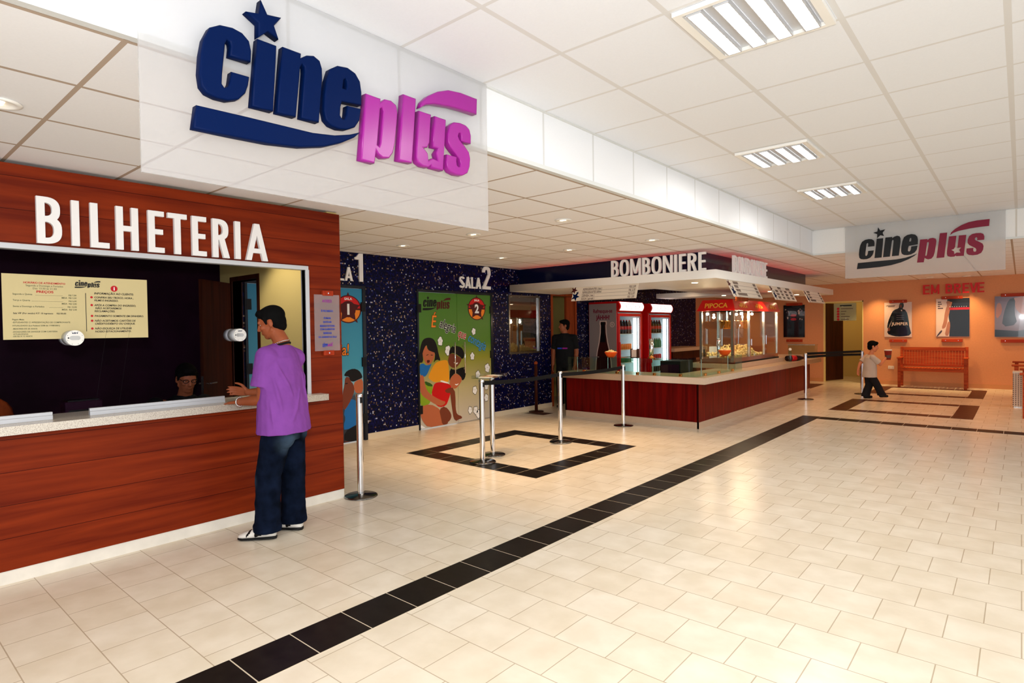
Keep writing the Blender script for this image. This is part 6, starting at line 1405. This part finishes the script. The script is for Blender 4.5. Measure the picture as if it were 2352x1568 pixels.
# ---- member of staff standing in the doorway
def build_staff():
    b0 = V3((-6.84, 9.56, 0)); f = V3((.35, -.94, 0)).normalized(); l = Z.cross(f)
    t = thing('person', 'staff member in a black T-shirt standing in the staff doorway, head turned left', 'person', (b0.x, b0.y, 0)); B = lambda a, b, z: b0+f*a+l*b+Z*z
    hf = V3((-.62, -.78, 0)).normalized(); hc = B(0, 0, 1.60); mb = MB(); P, R = head_shape(mb, hc, hf, 1.0)
    neck = B(-.02, 0, 1.44); chest = B(-.03, 0, 1.2); pel = B(-.02, 0, .92)
    mb.chain([neck, hc-Z*.06], [.06, .056]); mb.cap(pel, chest, .12, .13); mb.cap(chest, neck, .12, .065)
    for sg in (1, -1):
        sh = B(-.03, .19*sg, 1.37); el = B(-.05, .235*sg, 1.08); wr = B(.06, .22*sg, .84); mb.cap(chest+Z*.14, sh, .07, .055); mb.chain([sh, el, wr], [.055, .042, .03]); hand(mb, wr, V3((f.x*.2, f.y*.2, -1)), l*sg, f, 1, (.3, .35, .4, .45), .01, .4)
        mb.chain([pel+l*.09*sg, B(0, .09*sg, .48), B(-.02, .09*sg, .07)], [.08, .056, .042])
    body(mb, 'body', 'skin_shaded', t, .008, 3); eyes(P, R, 1, t); hair_cap(hc, hf, 1.0, t)
    mb = MB(); mb.loft(rings([B(-.02, 0, .84), B(-.02, 0, 1.0), B(-.03, 0, 1.2), B(-.03, 0, 1.36), B(-.02, 0, 1.46)], [(.13, .18), (.13, .185), (.135, .195), (.11, .18), (.07, .075)], f, l))
    for sg in (1, -1): sh = B(-.03, .19*sg, 1.36); el = B(-.05, .235*sg, 1.08); mb.chain([chest+Z*.16+l*.06*sg, sh+Z*.006], [.088, .072]); mb.cap(sh+Z*.006, sh.lerp(el, .4), .072, .067); mb.cyl(sh.lerp(el, .2), sh.lerp(el, .75), .064, .070, 16)
    sh_ = body(mb, 'shirt', 'black_shirt', t, .009, 4, .01, .1)
    R_ = frame(B(.142, .0, 1.165), -l, Z)
    for k, (a, b, m_) in enumerate(((.01, .10, 'blue_ink'), (-.10, .0, 'magenta_letter'))): MB().mbox(R_ @ Matrix.Translation(((a+b)/2, 0, -.005)), b-a, .028, .012).build('shirt_print', m_, sh_)
    mb = MB(); mb.loft(rings([B(-.02, 0, 1.0), B(-.02, 0, .82), B(-.02, 0, .78)], [(.12, .165), (.13, .18), (.11, .165)], f, l))
    for sg in (1, -1): mb.loft(rings([B(-.02, .085*sg, .84), B(0, .09*sg, .48), B(-.02, .09*sg, .06)], [(.11, .09), (.085, .08), (.08, .075)], f, l))
    body(mb, 'trousers', 'black_cloth', t, .009, 3)
    for sg in (1, -1): mb = MB(); mb.cap(B(-.05, .09*sg, .04), B(.14, .10*sg, .03), .042, .032); body(mb, 'shoe', 'shoe_black', t, .008, 2)
build_staff()

# ---- ticket clerk seated behind the glass
def build_clerk():
    b0 = V3((-5.62, 2.06, 0)); f = V3((.9, -.2, 0)).normalized(); l = Z.cross(f)
    t = thing('person', 'ticket clerk with glasses and dark clothes seated in shadow behind the ticket glass', 'person', (b0.x, b0.y, 0)); B = lambda a, b, z: b0+f*a+l*b+Z*z
    hc = B(.06, .04, 1.155); hf = V3((.95, -.05, 0)).normalized(); mb = MB(); P, R = head_shape(mb, hc, hf, 1.0, math.radians(16))
    neck = B(0, .03, .99); chest = B(-.05, 0, .76); pel = B(-.08, 0, .52)
    mb.chain([neck, hc-Z*.06], [.06, .056]); mb.cap(pel, chest, .13, .13); mb.cap(chest, neck, .12, .065)
    for sg in (1, -1):
        sh = B(-.03, .19*sg, .93); el = B(.05, .25*sg, .70); wr = B(.22, .12*sg, .845); mb.cap(chest+Z*.13, sh, .07, .055); mb.chain([sh, el, wr], [.055, .042, .03]); hand(mb, wr, f*.9-l*.3*sg-Z*.1, Z, -l*sg, 1, (.2, .25, .3, .3), .01, .4)
        mb.chain([pel+l*.09*sg, B(.32, .11*sg, .56), B(.34, .11*sg, .10)], [.085, .06, .042])
    body(mb, 'body', 'skin_shaded', t, .007, 3); eyes(P, R, 1, t); hair_cap(hc, hf, 1.02, t, 'hair', math.radians(16), 0)
    g = MB()
    for sg in (1, -1):
        q = [P(.092, .033*sg+.022*math.cos(a), .008+.016*math.sin(a)) for a in [2*PI*i/16 for i in range(16)]]; g.tube(q+[q[0]], .0025, 6); g.tube([P(.092, .055*sg, .012), P(.0, .082*sg, .014)], .0025, 6)
    g.tube([P(.094, .011, .01), P(.094, -.011, .01)], .0025, 6); g.build('glasses', 'black_plastic', t, True)
    mb = MB(); mb.loft(rings([B(-.08, 0, .46), B(-.06, 0, .62), B(-.05, 0, .80), B(-.03, .01, .93), B(0, .03, 1.01)], [(.15, .19), (.14, .20), (.14, .205), (.11, .18), (.075, .08)], f, l))
    for sg in (1, -1): sh = B(-.03, .19*sg, .93); el = B(.05, .25*sg, .70); wr = B(.22, .12*sg, .845); mb.chain([sh, el], [.075, .062]); mb.chain([el, el.lerp(wr, .85)], [.06, .045])
    body(mb, 'jacket', 'black_shirt', t, .009, 4, .01, .1)
    mb = MB(); mb.ell(pel, (.15, .18, .10), Matrix((f, l, Z)).transposed())
    for sg in (1, -1): mb.chain([pel+l*.09*sg, B(.32, .11*sg, .56), B(.34, .11*sg, .10)], [.105, .08, .07])
    body(mb, 'trousers', 'black_cloth', t, .009, 3)
    for sg in (1, -1): mb = MB(); mb.cap(B(.32, .11*sg, .04), B(.48, .11*sg, .03), .042, .032); body(mb, 'shoe', 'shoe_black', t, .008, 2)
    c = thing('stool', 'dark stool under the seated ticket clerk', 'stool', (b0.x-.08, b0.y, 0)); q = B(-.08, 0, 0)
    MB().lathe([(.19, .38), (.2, .40), (.19, .415)], q, 28).build('seat', 'black_plastic', c, True)
    for k in range(4): a = PI/4+k*PI/2; MB().cyl(q+V3((.18*math.cos(a), .18*math.sin(a), 0)), q+V3((.12*math.cos(a), .12*math.sin(a), .38)), .014, n=10).build('leg', 'steel', c, True)
build_clerk()
